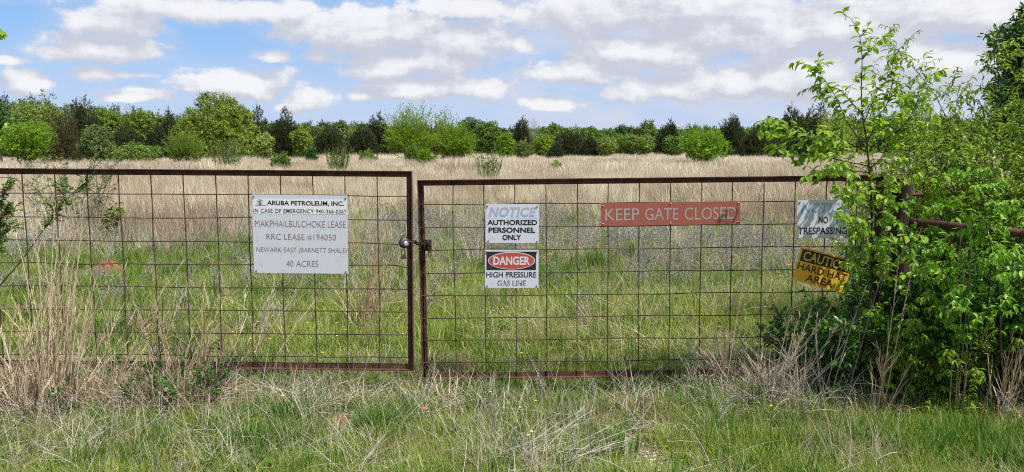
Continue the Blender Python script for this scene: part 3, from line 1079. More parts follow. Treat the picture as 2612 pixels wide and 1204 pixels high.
class Sign:
    """a plate wired to the gate; lettering laid out in fractions of its own width and height (0,0 = top left)"""
    def __init__(self, name, label, tl, tr, bl, Y, mat, thick=.0016, yaw=0, group=None, tiltx=0):
        a, b, c = at(*tl, Y), at(*tr, Y), at(*bl, Y)
        self.w = (b - a).length
        self.h = (c - a).length
        ang = math.atan2(-(b.z - a.z), b.x - a.x)
        ctr = (b + c) / 2
        self.o = empty(name, ctr, (tiltx, ang, yaw))
        tag(self.o, label, 'sign', group)
        # plate with clipped corners and a faint warp
        self.th = thick
        g = Geo()
        n, m = 12, 6
        r_ = np.random.default_rng(len(label))
        X, Z = np.meshgrid(np.linspace(-self.w / 2, self.w / 2, n), np.linspace(-self.h / 2, self.h / 2, m))
        V = np.stack([X, np.full_like(X, 0.0), Z], -1).reshape(-1, 3)
        V2 = V + np.array([0, thick, 0])
        i = (np.arange(m - 1) * n)[:, None] + np.arange(n - 1)[None]
        f = np.stack([i, i + 1, i + n + 1, i + n], -1).reshape(-1, 4)
        N = n * m
        f2 = f[:, ::-1] + N
        rim = [k for k in range(n)] + [n * k + n - 1 for k in range(1, m)] + [N - 2 - k for k in range(n - 1)] + [n * (m - 2 - k) for k in range(m - 2)]
        fr = [(rim[k], rim[k - 1], rim[k - 1] + N, rim[k] + N) for k in range(len(rim))]
        g.add(np.concatenate([V, V2]), np.concatenate([f, f2, np.array(fr)]))
        g.obj('plate', mat, self.o)

    def X(self, u):
        return (u - .5) * self.w

    def Z(self, v):
        return (.5 - v) * self.h

    def text(self, lines, mat, lay=2, name='lettering'):
        for (body, u0, u1, v0, v1, bold, shear, *sp) in lines:
            V, f3 = text_mesh(body, self.X(u0), self.X(u1), self.Z(v1), self.Z(v0), -.0009 * lay, bold, shear, sp[0] if sp else 1)
            Geo().add(V, None, f3).obj(name, mat, self.o)

    def panel(self, name, u0, u1, v0, v1, mat, lay=1, jag=0.0):
        g = Geo()
        n = 40
        r_ = np.random.default_rng(5)
        us = np.linspace(u0, u1, n)
        vt = v0 + jag * r_.random(n)
        vb = v1 - jag * r_.random(n)
        V = [(self.X(a), -.0009 * lay, self.Z(b)) for a, b in zip(us, vt)] + [(self.X(a), -.0009 * lay, self.Z(b)) for a, b in zip(us, vb)]
        f = [(n + k, n + k + 1, k + 1, k) for k in range(n - 1)]
        g.add(V, f)
        return g.obj(name, mat, self.o)

    def disc(self, name, u, v, ru, rv, mat, lay):
        g = Geo()
        n = 48
        V = [(self.X(u), -.0009 * lay, self.Z(v))] + [(self.X(u + ru * math.cos(2 * math.pi * k / n)), -.0009 * lay, self.Z(v + rv * math.sin(2 * math.pi * k / n))) for k in range(n)]
        g.add(V, None, [(0, 1 + (k + 1) % n, 1 + k) for k in range(n)])
        return g.obj(name, mat, self.o)

    def ties(self, spots, mat, wires=True):
        for (u, v) in spots:
            g = Geo()
            x_, z_ = self.X(u), self.Z(v)
            g.tube([(x_ - .006, -.003, z_ + .004), (x_, -.006, z_), (x_ + .003, -.003, z_ - .008), (x_ - .004, .004, z_ - .014), (x_ + .006, .014, z_ - .004), (x_ + .001, .004, z_ + .006)], .0013, 5)
            g.lathe([(.0052, -.0030), (.0040, -.0030), (.0040, .0004)], 10, 'y', (x_, 0, z_))
            g.obj('wire_tie', mat, self.o)

    def bolts(self, spots, mat):
        for (u, v) in spots:
            g = Geo()
            g.lathe([(0, -.0065), (.003, -.006), (.0048, -.0035), (.0052, 0)], 12, 'y', (self.X(u), 0, self.Z(v)))
            g.obj('bolt', mat, self.o, True)


def paint(name, col, dirt=(.45, .42, .36), amt=.35, rough=.45, scale=14, wear=None, wear_t=(.5, .7)):
    m, t = new_mat(name)
    tcd = t.new('ShaderNodeTexCoord')
    n = t.noise(tcd.outputs['Object'], scale, 6, .65)
    n2 = t.noise(t.vec('MULTIPLY', tcd.outputs['Object'], (40, 40, 9)), 1.0, 4, .6)
    c = t.mix(t.math('MULTIPLY', t.smooth(n, .5, .78), amt), col, dirt)
    c = t.mix(t.math('MULTIPLY', t.smooth(n2, .55, .8), amt * .6), c, dirt)
    if wear:
        n3 = t.noise(t.vec('MULTIPLY', tcd.outputs['Object'], (1, 1, .35)), 70, 5, .7)
        c = t.mix(t.smooth(n3, *wear_t), c, wear)
    finish(t, principled(t, c, rough, 0, .4, (n, .05, .002)))
    return m


WHITE = (.58, .61, .67)
P = {}
P['white'] = paint('sun_bleached_white_sign', WHITE, (.40, .37, .33), .42)
P['white2'] = paint('white_aluminium_sign', (.62, .64, .70), (.38, .35, .32), .5)
P['decal'] = paint('white_decal', (.74, .75, .77), (.55, .55, .55), .35, wear=(.62, .63, .66), wear_t=(.66, .72))
P['black'] = paint('black_lettering', (.012, .012, .014), (.05, .05, .05), .3)
P['black_worn'] = paint('worn_black_paint', (.02, .02, .022), (.09, .09, .09), .4, wear=(.32, .33, .35), wear_t=(.60, .72))
P['brown'] = paint('faded_brown_lettering', (.26, .155, .125), (.36, .27, .24), .4)
P['faded'] = paint('flaking_grey_lettering', (.10, .10, .105), (.35, .35, .37), .5, wear=(.66, .67, .70), wear_t=(.50, .60))
P['red_oval'] = paint('faded_danger_red', (.50, .075, .045), (.42, .14, .10), .4)
P['red_board'] = paint('red_board', (.335, .098, .066), (.24, .10, .075), .6, .5)
P['silver_letter'] = paint('silver_grey_lettering', (.38, .32, .29), (.28, .20, .18), .45)
P['yellow'] = paint('amber_sign_paint', (.74, .40, .035), (.38, .20, .05), .35)
P['dark_band'] = paint('brown_black_band', (.032, .018, .014), (.09, .055, .04), .4)
P['amber_letter'] = paint('amber_lettering', (.62, .40, .08), (.3, .2, .06), .5)
P['pale_blue'] = paint('bleached_notice_band', (.58, .64, .75), (.5, .55, .62), .4)
P['galv'] = steel_mat('galvanised_wire', (.22, .21, .21), .5, .6)
P['bolt'] = steel_mat('bolt_head', (.62, .48, .42), .5, .3)


def notice_letter_mat(name, zsplit, depth):
    """letters once printed on blue: grey where the ink has bleached, blue left along the foot"""
    m, t = new_mat(name)
    tcd = t.new('ShaderNodeTexCoord')
    s = t.new('ShaderNodeSeparateXYZ')
    t.put(s.inputs[0], tcd.outputs['Object'])
    n = t.noise(tcd.outputs['Object'], 35, 4, .6)
    f = t.math('ADD', s.outputs[2], t.math('MULTIPLY_ADD', n, .02, -.01))
    c = t.mix(t.smooth(f, zsplit - depth, zsplit + depth), (.20, .36, .72), (.40, .42, .48))
    finish(t, principled(t, c, .5, 0, .3))
    return m


Yl = YL - .017 - .008
# 1 lease sign
s1 = Sign('lease_sign', 'large white ARUBA PETROLEUM lease sign wired to the mesh near the padlocks', (644, 496), (887.6, 499), (646, 695.5), Yl, P['white'], .002)


def cu1(x, y):
    return ((x - 72) / 1262, (y - 85) / 1022)


def L1(body, xa, ya, xb, yb, bold, sp=1.0):
    u0, v0 = cu1(xa, ya)
    u1, v1 = cu1(xb, yb)
    return (body, u0, u1, v0, v1, bold, 0, sp)


s1.panel('decal', *[cu1(82, 0)[0], cu1(1328, 0)[0], cu1(0, 130)[1], cu1(0, 335)[1]], P['decal'], 1, .008)
s1.text([L1('ARUBA PETROLEUM, INC.', 272, 160, 1290, 228, .022), L1('IN CASE OF EMERGENCY 940-366-0367', 90, 266, 1322, 318, .004, 1.08)], P['black'], 2)
s1.text([L1('MAKPHAILBULCHOKE LEASE', 106, 418, 1308, 502, -.012), L1('RRC LEASE #194050', 252, 592, 1178, 676, -.012),
         L1('NEWARK EAST (BARNETT SHALE)', 116, 768, 1318, 850, -.012), L1('40 ACRES', 508, 940, 936, 1020, -.012)], P['brown'], 1.2)
u, v = cu1(178, 180)
s1.disc('emblem', u, v, 44 / 1262, 42 / 1022, paint('grey_emblem', (.58, .59, .62), (.4, .4, .42), .4), 2)
g = Geo()
xe = lambda q: s1.X(cu1(q, 0)[0])
ze = lambda q: s1.Z(cu1(0, q)[1])
ye = -.0009 * 2.6
g.add([(xe(168), ye, ze(218)), (xe(190), ye, ze(218)), (xe(183), ye, ze(142)), (xe(176), ye, ze(142))], [(0, 1, 2, 3)])
g.add([(xe(140), ye, ze(175)), (xe(168), ye, ze(172)), (xe(168), ye, ze(178)), (xe(140), ye, ze(181))], [(3, 2, 1, 0)])
g.add([(xe(190), ye, ze(165)), (xe(214), ye, ze(160)), (xe(214), ye, ze(166)), (xe(190), ye, ze(171))], [(3, 2, 1, 0)])
g.add([(xe(112), ye, ze(226)), (xe(262), ye, ze(226)), (xe(262), ye, ze(220)), (xe(112), ye, ze(220))], [(0, 1, 2, 3)])
g.obj('derrick_mark', P['black_worn'], s1.o)
s1.ties([(.02, .025), (.98, .035), (.025, .975), (.975, .975)], P['galv'])

Yr = YR - .017 - .008
# 2 notice, authorized personnel
s2 = Sign('notice_sign', 'white NOTICE AUTHORIZED PERSONNEL ONLY sign with bleached blue heading above the DANGER sign', (1239.2, 520.5), (1376, 521), (1238, 619.5), Yr, P['white2'])


def cu2(x, y):
    return ((x - 92) / 680, (y - 52) / 492)


def L2(f, body, xa, ya, xb, yb, bold, shear=0, sp=1.0):
    u0, v0 = f(xa, ya)
    u1, v1 = f(xb, yb)
    return (body, u0, u1, v0, v1, bold, shear, sp)


s2.panel('heading_band', *[cu2(110, 0)[0], cu2(762, 0)[0], cu2(0, 72)[1], cu2(0, 228)[1]], P['pale_blue'], .6)
s2.text([L2(cu2, 'NOTICE', 132, 90, 735, 212, .03, .22, 1.05)], notice_letter_mat('bleached_notice_letters', s2.Z(cu2(0, 200)[1]), .008), 1.4, 'heading')
s2.text([L2(cu2, 'AUTHORIZED', 114, 250, 748, 316, .03), L2(cu2, 'PERSONNEL', 130, 346, 724, 414, .03), L2(cu2, 'ONLY', 306, 438, 546, 506, .03)], P['black'], 1.2)
s2.ties([(.03, .05), (.96, .06), (.05, .95), (.965, .96)], P['galv'])
# 3 danger
s3 = Sign('danger_sign', 'white DANGER HIGH PRESSURE GAS LINE sign with red oval on black', (1237, 637.3), (1374.6, 637.3), (1236, 734.6), Yr, P['white2'])


def cu3(x, y):
    return ((x - 82) / 683, (y - 630) / 481)


s3.panel('black_panel', *[cu3(104, 0)[0], cu3(732, 0)[0], cu3(0, 652)[1], cu3(0, 884)[1]], P['black_worn'], .6)
u, v = cu3(422, 766)
s3.disc('oval_rim', u, v, 299 / 683, 110 / 481, P['white2'], 1.2)
s3.disc('red_oval', u, v, 288 / 683, 101 / 481, P['red_oval'], 1.8)
s3.text([L2(cu3, 'DANGER', 190, 712, 655, 820, .035)], P['white2'], 2.5, 'heading')
s3.text([L2(cu3, 'HIGH PRESSURE', 102, 906, 738, 978, .012)], P['black_worn'], 1.2)
s3.text([L2(cu3, 'GAS LINE', 244, 1012, 606, 1084, .012, 0, 1.06)], P['faded'], 1.2)
s3.ties([(.03, .05), (.965, .05), (.04, .95), (.965, .95)], P['galv'])
# 4 keep gate closed
s4 = Sign('gate_sign', 'long red board lettered KEEP GATE CLOSED in silver grey', (1532.3, 518.6), (1888.8, 512.8), (1532.9, 577), Yr, P['red_board'], .003)


def cu4(x, y):
    # follow the board's own slope
    return ((x - 198) / 2186, (y - (236 - (x - 198) * .0163)) / 358)


def L4(body, xa, ya, xb, yb):
    u0, v0 = cu4(xa, ya)
    u1, v1 = cu4(xb, yb)
    return (body, u0, u1, v0, v1, .004, 0, 1.0)


lines4 = [L4('KEEP', 266, 322, 798, 500), L4('GATE', 890, 312, 1414, 494), L4('CLOSED', 1508, 302, 2320, 484)]
s4.text(lines4, P['silver_letter'], 1.2)
s4.bolts([(.015, .10), (.5, .055), (.985, .08), (.015, .90), (.5, .92), (.985, .90)], P['bolt'])
# 5 no trespassing
s5 = Sign('notice_sign', 'pale NOTICE NO TRESPASSING sign half covered by sapling leaves', (2034.2, 510.7), (2167, 510), (2031.6, 607.4), Yr, P['white2'])


def cu5(x, y):
    return ((x - 140) / 568, (y - 130) / 411)


s5.panel('heading_band', *[cu5(150, 0)[0], cu5(700, 0)[0], cu5(0, 145)[1], cu5(0, 275)[1]], P['pale_blue'], .6)
s5.text([L2(cu5, 'NOTICE', 180, 158, 680, 266, .03, .22, 1.05)], notice_letter_mat('faded_notice_letters', s5.Z(cu5(0, 238)[1]), .010), 1.4, 'heading')
s5.text([L2(cu5, 'NO', 378, 306, 480, 382, .02), L2(cu5, 'TRESPASSING', 160, 424, 694, 500, .015)], P['black'], 1.2)
s5.ties([(.04, .05), (.96, .05), (.03, .96), (.97, .96)], P['galv'])
# 6 caution, hanging askew
s6 = Sign('caution_sign', 'amber CAUTION HARD HAT AREA sign hanging askew under the NO TRESPASSING sign', (2044.8, 629), (2177.4, 663.5), (2020.8, 714), Yr - .004, P['yellow'], .0016)
s6.panel('dark_panel', .03, .97, .05, .40, P['dark_band'], .6)
s6.text([('CAUTION', .075, .94, .09, .365, .02, 0)], P['amber_letter'], 1.4, 'heading')
s6.text([('HARD HAT', .03, .97, .45, .66, .012, 0), ('AREA', .24, .76, .72, .93, .012, 0)], P['dark_band'], 1.2)
s6.ties([(.025, .05)], P['galv'])

# ------------------------------------------------------------------ hinge post and pipe fence in the bushes
YP = 5.06
pb = at(2298, 980, YP)
pt = at(2303, 457, YP)
g = Geo()
prf = [(pb.x - .03, -.15), (pb.x - .03, .15), (pb.x - .025, .55), (pt.x - .01, .95), (pt.x, pt.z - .04), (pt.x + .004, pt.z)]
g.tube([(a, YP, b) for a, b in prf], [.068, .066, .062, .062, .064, .054], 14)
post = g.obj('gate_post', M['post_wood'])
tag(post, 'thick dark weathered timber post holding the hinge end of the gate', 'post')
g = Geo()
hz = at(2320, 497, YP).z
g.tube([(pt.x - .12, YP - .01, hz), (pt.x + .13, YP - .01, hz + .004)], .011, 8)
g.tube([(pt.x - .10, YP - .03, hz - .05), (pt.x - .10, YP - .03, hz + .05)], .014, 8)
g.obj('hinge_bolt', M['rust'], post)

pf = empty('pipe_fence', (at(2610, 600, 5.0).x, 5.0, 0))
tag(pf, 'rusted steel pipe fence running right from the timber gate post', 'fence')
a = at(2318, 566, YP - .02)
b = at(2640, 597, 4.72)
b2 = at(2900, 620, 4.5)
g = Geo()
g.tube(np.array([a, b, b2]) - np.array(pf.location), .029, 14)
g.obj('pipe_rail', M['rust_pipe'], pf, True)
for q, px_ in ((b, .035), (b2, .035)):
    g = Geo()
    g.tube(np.array([(q.x + .10, q.y + .045, -.2), (q.x + .10, q.y + .045, q.z + .06)]) - np.array(pf.location), px_, 12)
    g.obj('fence_post', M['rust_pipe'], pf, True)


# ------------------------------------------------------------------ shrubs close to the gate
LEAF_P = {
    'elm': dict(L=.061, W=.034, prof=(.18, .85, 1.0, .72, .06), bend=.7, fold=.22),
    'plum': dict(L=.055, W=.014, prof=(.25, .9, 1.0, .6, .06), bend=1.5, fold=.25),
    'ash': dict(L=.075, W=.030, prof=(.15, .8, 1.0, .62, .05), bend=.9, fold=.2),
    'broad': dict(L=.070, W=.036, prof=(.2, .9, 1.0, .7, .05), bend=.6, fold=.15),
    'small': dict(L=.020, W=.008, prof=(.3, 1.0, .1), bend=.5, fold=.0),
}


class Plant:
    def __init__(self, seed):
        self.r = np.random.default_rng(seed)
        self.P, self.D, self.U, self.S = [], [], [], []
        self.wood = Geo()

    def leaf(self, p, d, u, s=1.0):
        self.P.append(p)
        self.D.append(d)
        self.U.append(u)
        self.S.append(s)

    def twig(self, pts, r0, r1, spacing, start=.15, size=1.0, droop=.35, sides=4, whorl=1, var=0.5):
        """a twig with leaves set alternately along it"""
        P = np.asarray(pts, float)
        n = len(P)
        self.wood.tube(P, np.linspace(r0, r1, n), sides, True, var)
        seg = np.linalg.norm(np.diff(P, axis=0), axis=1)
        cum = np.concatenate([[0], np.cumsum(seg)])
        tot = cum[-1]
        s = tot * start + spacing * self.r.random()
        side = 1
        while s < tot:
            p = np.array([np.interp(s, cum, P[:, k]) for k in range(3)])
            i = min(np.searchsorted(cum, s), n - 1)
            t = unit(P[i] - P[max(i - 1, 0)])
            h = np.cross(t, [0, 0, 1.0])
            if np.linalg.norm(h) < .2:
                h = np.array([1.0, 0, 0])
            h = unit(h)
            for _ in range(whorl):
                hh = unit(h * side + self.r.normal(0, .45, 3))
                d = unit(hh * .8 + t * .55 + np.array([0, 0, -droop * self.r.random()]))
                self.leaf(p, d, np.array([0, 0, -1.0]) + self.r.normal(0, .35, 3), size * (.65 + .6 * self.r.random()))
                side = -side
            s += spacing * (.7 + .6 * self.r.random())
        t = unit(P[-1] - P[-2])
        for k in range(2):
            self.leaf(P[-1], unit(t + self.r.normal(0, .35, 3) + np.array([0, 0, -droop * .5])), np.array([0, 0, -1.0]) + self.r.normal(0, .3, 3), size * (.6 + .4 * self.r.random()))

    def rand_twig(self, p, d, ln, spacing, size, droop, r0=.0022, whorl=1, n=5):
        d = unit(d)
        pts = [np.asarray(p, float)]
        for k in range(n):
            d = unit(d + self.r.normal(0, .13, 3) + np.array([0, 0, -droop * .10]))
            pts.append(pts[-1] + d * ln / n)
        self.twig(pts, r0, .0009, spacing, .1, size, droop, 3, whorl)
        return pts

    def build(self, root, kind, leaf_mat_, bark, scale=1.0):
        lp = LEAF_P[kind]
        off = np.array(root.location)
        w = self.wood
        w.v = [q - off.astype(np.float32) for q in w.v]
        w.obj('branches', bark, root, True)
        g = Geo()
        S = np.array(self.S) * scale
        n = len(S)
        g.ribbons(np.array(self.P) - off, np.array(self.D), np.array(self.U), lp['L'] * S, lp['W'] * S * (.85 + .3 * self.r.random(n)),
                  lp['bend'] * (.3 + 1.1 * self.r.random(n)), lp['prof'], lp['fold'], self.r.random(n))
        return g.obj('foliage', leaf_mat_, root)


def smooth_path(pts, n):
    P = np.asarray(pts, float)
    seg = np.linalg.norm(np.diff(P, axis=0), axis=1)
    c = np.concatenate([[0], np.cumsum(seg)])
    # Catmull-Rom
    out = []
    for q in np.linspace(0, c[-1], n):
        i = min(max(np.searchsorted(c, q) - 1, 0), len(P) - 2)
        t = (q - c[i]) / max(seg[i], 1e-9)
        p0, p1, p2, p3 = P[max(i - 1, 0)], P[i], P[i + 1], P[min(i + 2, len(P) - 1)]
        out.append(.5 * (2 * p1 + (p2 - p0) * t + (2 * p0 - 5 * p1 + 4 * p2 - p3) * t * t + (3 * p1 - p0 - 3 * p2 + p3) * t ** 3))
    return np.array(out)


# elm sapling leaning over the gate: main stem and limbs
def elm_sapling():
    Ys = 4.74
    root_p = at(2208, 1010, Ys)
    root = empty('elm_sapling', (root_p.x, Ys, 0.0))
    tag(root, 'tall thin elm sapling with fresh toothed leaves rising above the gate', 'sapling')
    pl_ = Plant(5)
    r = pl_.r

    def path(px, y0, y1, n):
        pts = []
        for k, (a, b) in enumerate(px):
            pts.append(np.array(at(a, b, y0 + (y1 - y0) * k / (len(px) - 1))))
        return smooth_path(pts, n)
    main = path([(2208, 1010), (2220, 800), (2224, 600), (2220, 470), (2211, 367), (2200, 291), (2197, 219), (2199, 152), (2193, 93), (2170, 46), (2149, 34)], Ys, Ys - .05, 40)
    main[0][2] = -.05
    pl_.wood.tube(main, np.linspace(.011, .0012, 40), 6, True, .5)
    limbs = [
        ([(2199, 152), (2216, 132), (2233, 114), (2258, 91)], 0, -.05),
        ([(2193, 93), (2210, 78), (2214, 66)], 0, .03),
        ([(2211, 379), (2180, 340), (2153, 295), (2128, 240), (2100, 200), (2078, 176), (2056, 164), (2026, 163)], 0, -.25),
        ([(2200, 291), (2172, 262), (2150, 236), (2122, 222), (2096, 240)], 0, -.1),
        ([(2212, 320), (2240, 294), (2258, 274), (2270, 240), (2277, 202), (2270, 165), (2275, 147), (2300, 137)], 0, .12),
        ([(2205, 310), (2222, 270), (2236, 236), (2230, 210), (2216, 200)], 0, .1),
        ([(2218, 375), (2262, 352), (2300, 325), (2325, 290), (2342, 255), (2360, 215), (2378, 190), (2400, 180)], 0, -.2),
        ([(2212, 388), (2180, 372), (2153, 362), (2110, 356), (2085, 350), (2040, 336), (2000, 318), (1955, 306), (1930, 312)], 0, -.35),
        ([(2218, 425), (2190, 418), (2161, 413), (2110, 402), (2060, 398), (2010, 386), (1965, 372)], 0, -.3),
        ([(2218, 440), (2180, 436), (2130, 430), (2085, 440), (2052, 452)], 0, -.35),
        ([(2085, 350), (2040, 352), (1990, 345), (1962, 338)], -.2, -.35),
        ([(2222, 520), (2190, 500), (2160, 492), (2130, 474)], 0, -.3),
        ([(2224, 560), (2200, 560), (2170, 552), (2140, 556)], 0, -.25),
        ([(2211, 367), (2228, 330), (2244, 300), (2240, 270)], 0, -.15),
        ([(2222, 520), (2240, 500), (2262, 505), (2280, 525)], 0, -.15),
        ([(2223, 590), (2205, 575), (2186, 590), (2172, 615)], 0, -.15),
        ([(2224, 660), (2206, 650), (2190, 668), (2176, 700)], 0, -.15),
        ([(2218, 430), (2250, 400), (2270, 350), (2300, 300), (2310, 250)], 0, .2),
    ]
    for px, y0, y1 in limbs:
        P_ = path(px, Ys + y0, Ys + y1, 3 * len(px))
        pl_.twig(P_, .0042, .0011, .021, .24, .95, .7, 5)
        n = len(P_)
        cum = np.linalg.norm(np.diff(P_, axis=0), axis=1).sum()
        for k in range(int(cum / .062)):
            i = int(n * (.2 + .62 * r.random()))
            i = min(max(i, 1), n - 1)
            t = unit(P_[i] - P_[i - 1])
            d = unit(t * .7 + r.normal(0, .6, 3) + np.array([0, 0, .15]))
            pl_.rand_twig(P_[i], d, .06 + .09 * r.random(), .026, .85, .7, .0016)
    # leaves and short shoots on the leader
    for k in range(34):
        i = int(40 * (.74 + .26 * r.random()))
        i = min(i, 39)
        pl_.leaf(main[i], unit(r.normal(0, 1, 3) * np.array([1, .8, .5])), np.array([0, 0, -1.0]) + r.normal(0, .3, 3), .9)
    for k in range(30):
        i = int(40 * (.18 + .36 * r.random()))
        d = unit(np.array([r.normal(0, 1), r.normal(-.3, .7), .3 + .3 * r.random()]))
        pl_.rand_twig(main[i], d, .12 + .25 * r.random(), .022, .9, .6, .002)
    pl_.build(root, 'elm', M['elm_leaf'], M['bark_dark'])


elm_sapling()


def thicket(name, label, cat, base, nstem, height, spread, kind, mat, bark, seed, ntwig=14, tl=(.18, .45), spacing=.022, size=1.0, droop=.5,
            t0=.15, radius=.15, lean=(0, 0), group=None, whorl=1, stem_r=.008, up=.35, clear=None):
    root = empty(name, (base[0], base[1], 0))
    tag(root, label, cat, group)
    p = Plant(seed)
    r = p.r
    for s in range(nstem):
        a = r.random() * 6.283
        q = radius * math.sqrt(r.random())
        b = np.array([base[0] + q * math.cos(a), base[1] + q * math.sin(a), -.03])
        h = height * (.6 + .4 * r.random()) if s else height
        d = unit(np.array([math.cos(a) * spread * r.random() + lean[0], math.sin(a) * spread * r.random() + lean[1], 1.0]))
        pts = [b]
        n = 9
        for k in range(n):
            d = unit(d + r.normal(0, .09, 3) + np.array([math.cos(a), math.sin(a), 0]) * spread * .03)
            pts.append(pts[-1] + d * h / n / max(d[2], .72))
        pts = smooth_path(pts, 18)
        if clear and any(q_[2] > clear[0] and q_[0] < clear[1] for q_ in pts):
            continue
        p.wood.tube(pts, np.linspace(stem_r, .0015, 18), 5, True, .5)
        for k in range(ntwig):
            t = t0 + (1 - t0) * (k + r.random()) / ntwig
            i = min(int(t * 17), 16)
            f = t * 17 - i
            pp = pts[i] * (1 - f) + pts[i + 1] * f
            if clear and pp[2] > clear[0] and pp[0] < clear[1]:
                continue
            th = r.random() * 6.283
            dd = unit(np.array([math.cos(th), math.sin(th), up + .5 * t]) + d * .4)
            ln = (tl[0] + (tl[1] - tl[0]) * r.random()) * (1.15 - .6 * t)
            tw = p.rand_twig(pp, dd, ln, spacing, size, droop, .0026, whorl)
            for _ in range(2):
                j = r.integers(1, len(tw) - 1)
                dd2 = unit(unit(tw[j] - tw[j - 1]) + r.normal(0, .6, 3))
                p.rand_twig(tw[j], dd2, ln * .5, spacing, size * .92, droop, .0016, whorl, 4)
    p.build(root, kind, mat, bark)
    return root


def gx(px, Y):
    return (px - W0 / 2) / F0 * Y


GB = 'bushes crowding the hinge end of the gate'
thicket('plum_bush', 'dense wild plum thicket with narrow curling leaves behind the pipe fence', 'bush', (gx(2500, 5.9), 5.9), 26, 2.28, .36, 'plum', M['plum_leaf'], M['bark_dark'], 31, 24, (.2, .5), .021, 1.12, .5, .06, .42, group=GB)
thicket('plum_bush', 'slimmer wild plum bush standing just behind the timber gate post', 'bush', (gx(2360, 6.1), 6.1), 20, 2.02, .34, 'plum', M['plum_leaf'], M['bark_dark'], 33, 22, (.2, .45), .021, 1.12, .5, .06, .30, group=GB, clear=(1.0, gx(2190, 6.1)))
thicket('plum_bush', 'tallest wild plum bush at the edge below the big tree', 'bush', (gx(2610, 5.6), 5.6), 20, 2.55, .26, 'plum', M['plum_leaf'], M['bark_dark'], 35, 24, (.2, .5), .021, 1.12, .5, .06, .34, group=GB)
thicket('boxelder_bush', 'bright green box elder shoots with drooping leaves over the pipe rail', 'bush', (gx(2550, 4.40), 4.40), 10, 1.52, .22, 'ash', M['ash_leaf'], M['bark_dark'], 37, 14, (.14, .32), .028, .70, 1.2, .38, .22, group=GB, whorl=2)
thicket('leafy_shrub', 'low dark green broad-leaved shrub under the amber sign', 'bush', (gx(2205, 4.80), 4.80), 30, .60, .45, 'broad', M['dark_leaf'], M['bark_dark'], 39, 18, (.10, .22), .020, .66, .5, .04, .34, group=GB, stem_r=.004)
thicket('leafy_shrub', 'broad-leaved green shrub massed below the rusty pipe', 'bush', (gx(2430, 4.85), 4.85), 30, 1.0, .45, 'broad', M['dark_leaf'], M['bark_dark'], 41, 22, (.12, .28), .021, .68, .5, .03, .34, group=GB, stem_r=.005, clear=(.52, gx(2200, 4.85)))
thicket('plum_sprout', 'small yellow-green plum sprout in front of the dark shrubs', 'bush', (gx(2395, 4.42), 4.42), 16, .64, .42, 'plum', M['lime_leaf'], M['bark_dark'], 43, 11, (.10, .26), .017, .78, .6, .15, .12, group=GB, stem_r=.004)
thicket('leafy_shrub', 'broad-leaved green shrub at the frame edge below the box elder', 'bush', (gx(2600, 4.75), 4.75), 24, .95, .42, 'broad', M['dark_leaf'], M['bark_dark'], 45, 20, (.12, .28), .021, .68, .5, .03, .30, group=GB, stem_r=.005)
thicket('juniper_bush', 'small dark juniper bush behind the far end of the lease sign gate', 'bush', (gx(-95, 6.4), 6.4), 10, 1.36, .18, 'small', M['oak_leaf'], M['bark_dark'], 47, 20, (.12, .32), .0065, 1.4, .2, .66, .22, whorl=2)
thicket('leafy_weed', 'lone leafy green weed standing in the tan grass behind the gate', 'weed', (gx(288, 13.0), 13.0), 5, .62, .20, 'broad', M['oak_leaf'], M['bark_dark'], 49, 9, (.1, .2), .03, 1.1, .4, .2, .08)
thicket('leafy_weed', 'scraggy grey-green weed bush by the bright bush at the field edge', 'weed', (gx(170, 14.0), 14.0), 12, 1.6, .42, 'small', M['sage_leaf'], M['bark_dark'], 51, 14, (.15, .4), .014, 2.2, .3, .15, .4)


def left_sapling():
    Y = 4.1
    rp = at(-48, 900, Y)
    root = empty('elm_sapling', (rp.x, Y, 0))
    tag(root, 'leafy branch tips of a sapling just entering the frame against the sky', 'sapling')
    p = Plant(61)
    pts = smooth_path([(rp.x, Y, -.05), (rp.x - .02, Y, .7), (rp.x + .0, Y, 1.4), (rp.x + .01, Y, 1.9), tuple(at(-42, 60, Y))], 20)
    p.wood.tube(pts, np.linspace(.010, .002, 20), 6)
    a = np.array(at(-42, 70, Y))
    b = np.array(at(-4, 84, Y))
    p.twig([a, (a + b) / 2 + np.array([0, 0, .012]), b], .0025, .001, .02, .1, 1.0, .3)
    p.leaf(b, np.array([.9, 0, -.25]), np.array([0, -.9, -.3]), .95)
    p.leaf(b, np.array([.5, 0, -.9]), np.array([0.2, -.9, -.1]), .8)
    q = pts[9]
    c = np.array(at(24, 305, Y))
    mid = np.array(at(-10, 360, Y))
    p.twig(smooth_path([q, mid, c], 8), .003, .001, .04, .5, .45, .3)
    for k in range(26):
        i = p.r.integers(8, 18)
        d = np.array([-1 + .9 * p.r.random(), p.r.normal(0, .6), .5])
        p.rand_twig(pts[i], d, .15, .03, .9, .5)
    p.build(root, 'elm', M['elm_leaf'], M['bark_dark'])


left_sapling()

# dead vine tendrils on the wires at the left
g = Geo()
for line in ([(0, 452), (40, 456), (57, 471), (78, 478), (92, 491), (108, 503), (127, 506), (140, 513)],
             [(57, 471), (70, 494), (92, 491), (120, 478), (146, 468)],
             [(146, 497), (167, 493), (186, 482), (208, 489), (221, 474), (229, 450), (246, 434)],
             [(65, 501), (75, 509), (84, 521), (108, 520), (130, 521)],
             [(62, 545), (90, 540), (120, 538), (150, 534)]):
    pts = smooth_path([np.array(at(a, b, YL - .03 + .012 * math.sin(a * .13))) for a, b in line], 24)
    g.tube(pts, np.linspace(.0022, .0010, 24), 4)
o = g.obj('dead_vine', M['stem_dark'])
tag(o, 'dead brown vine tendrils curling through the gate wires at the juniper', 'vine')


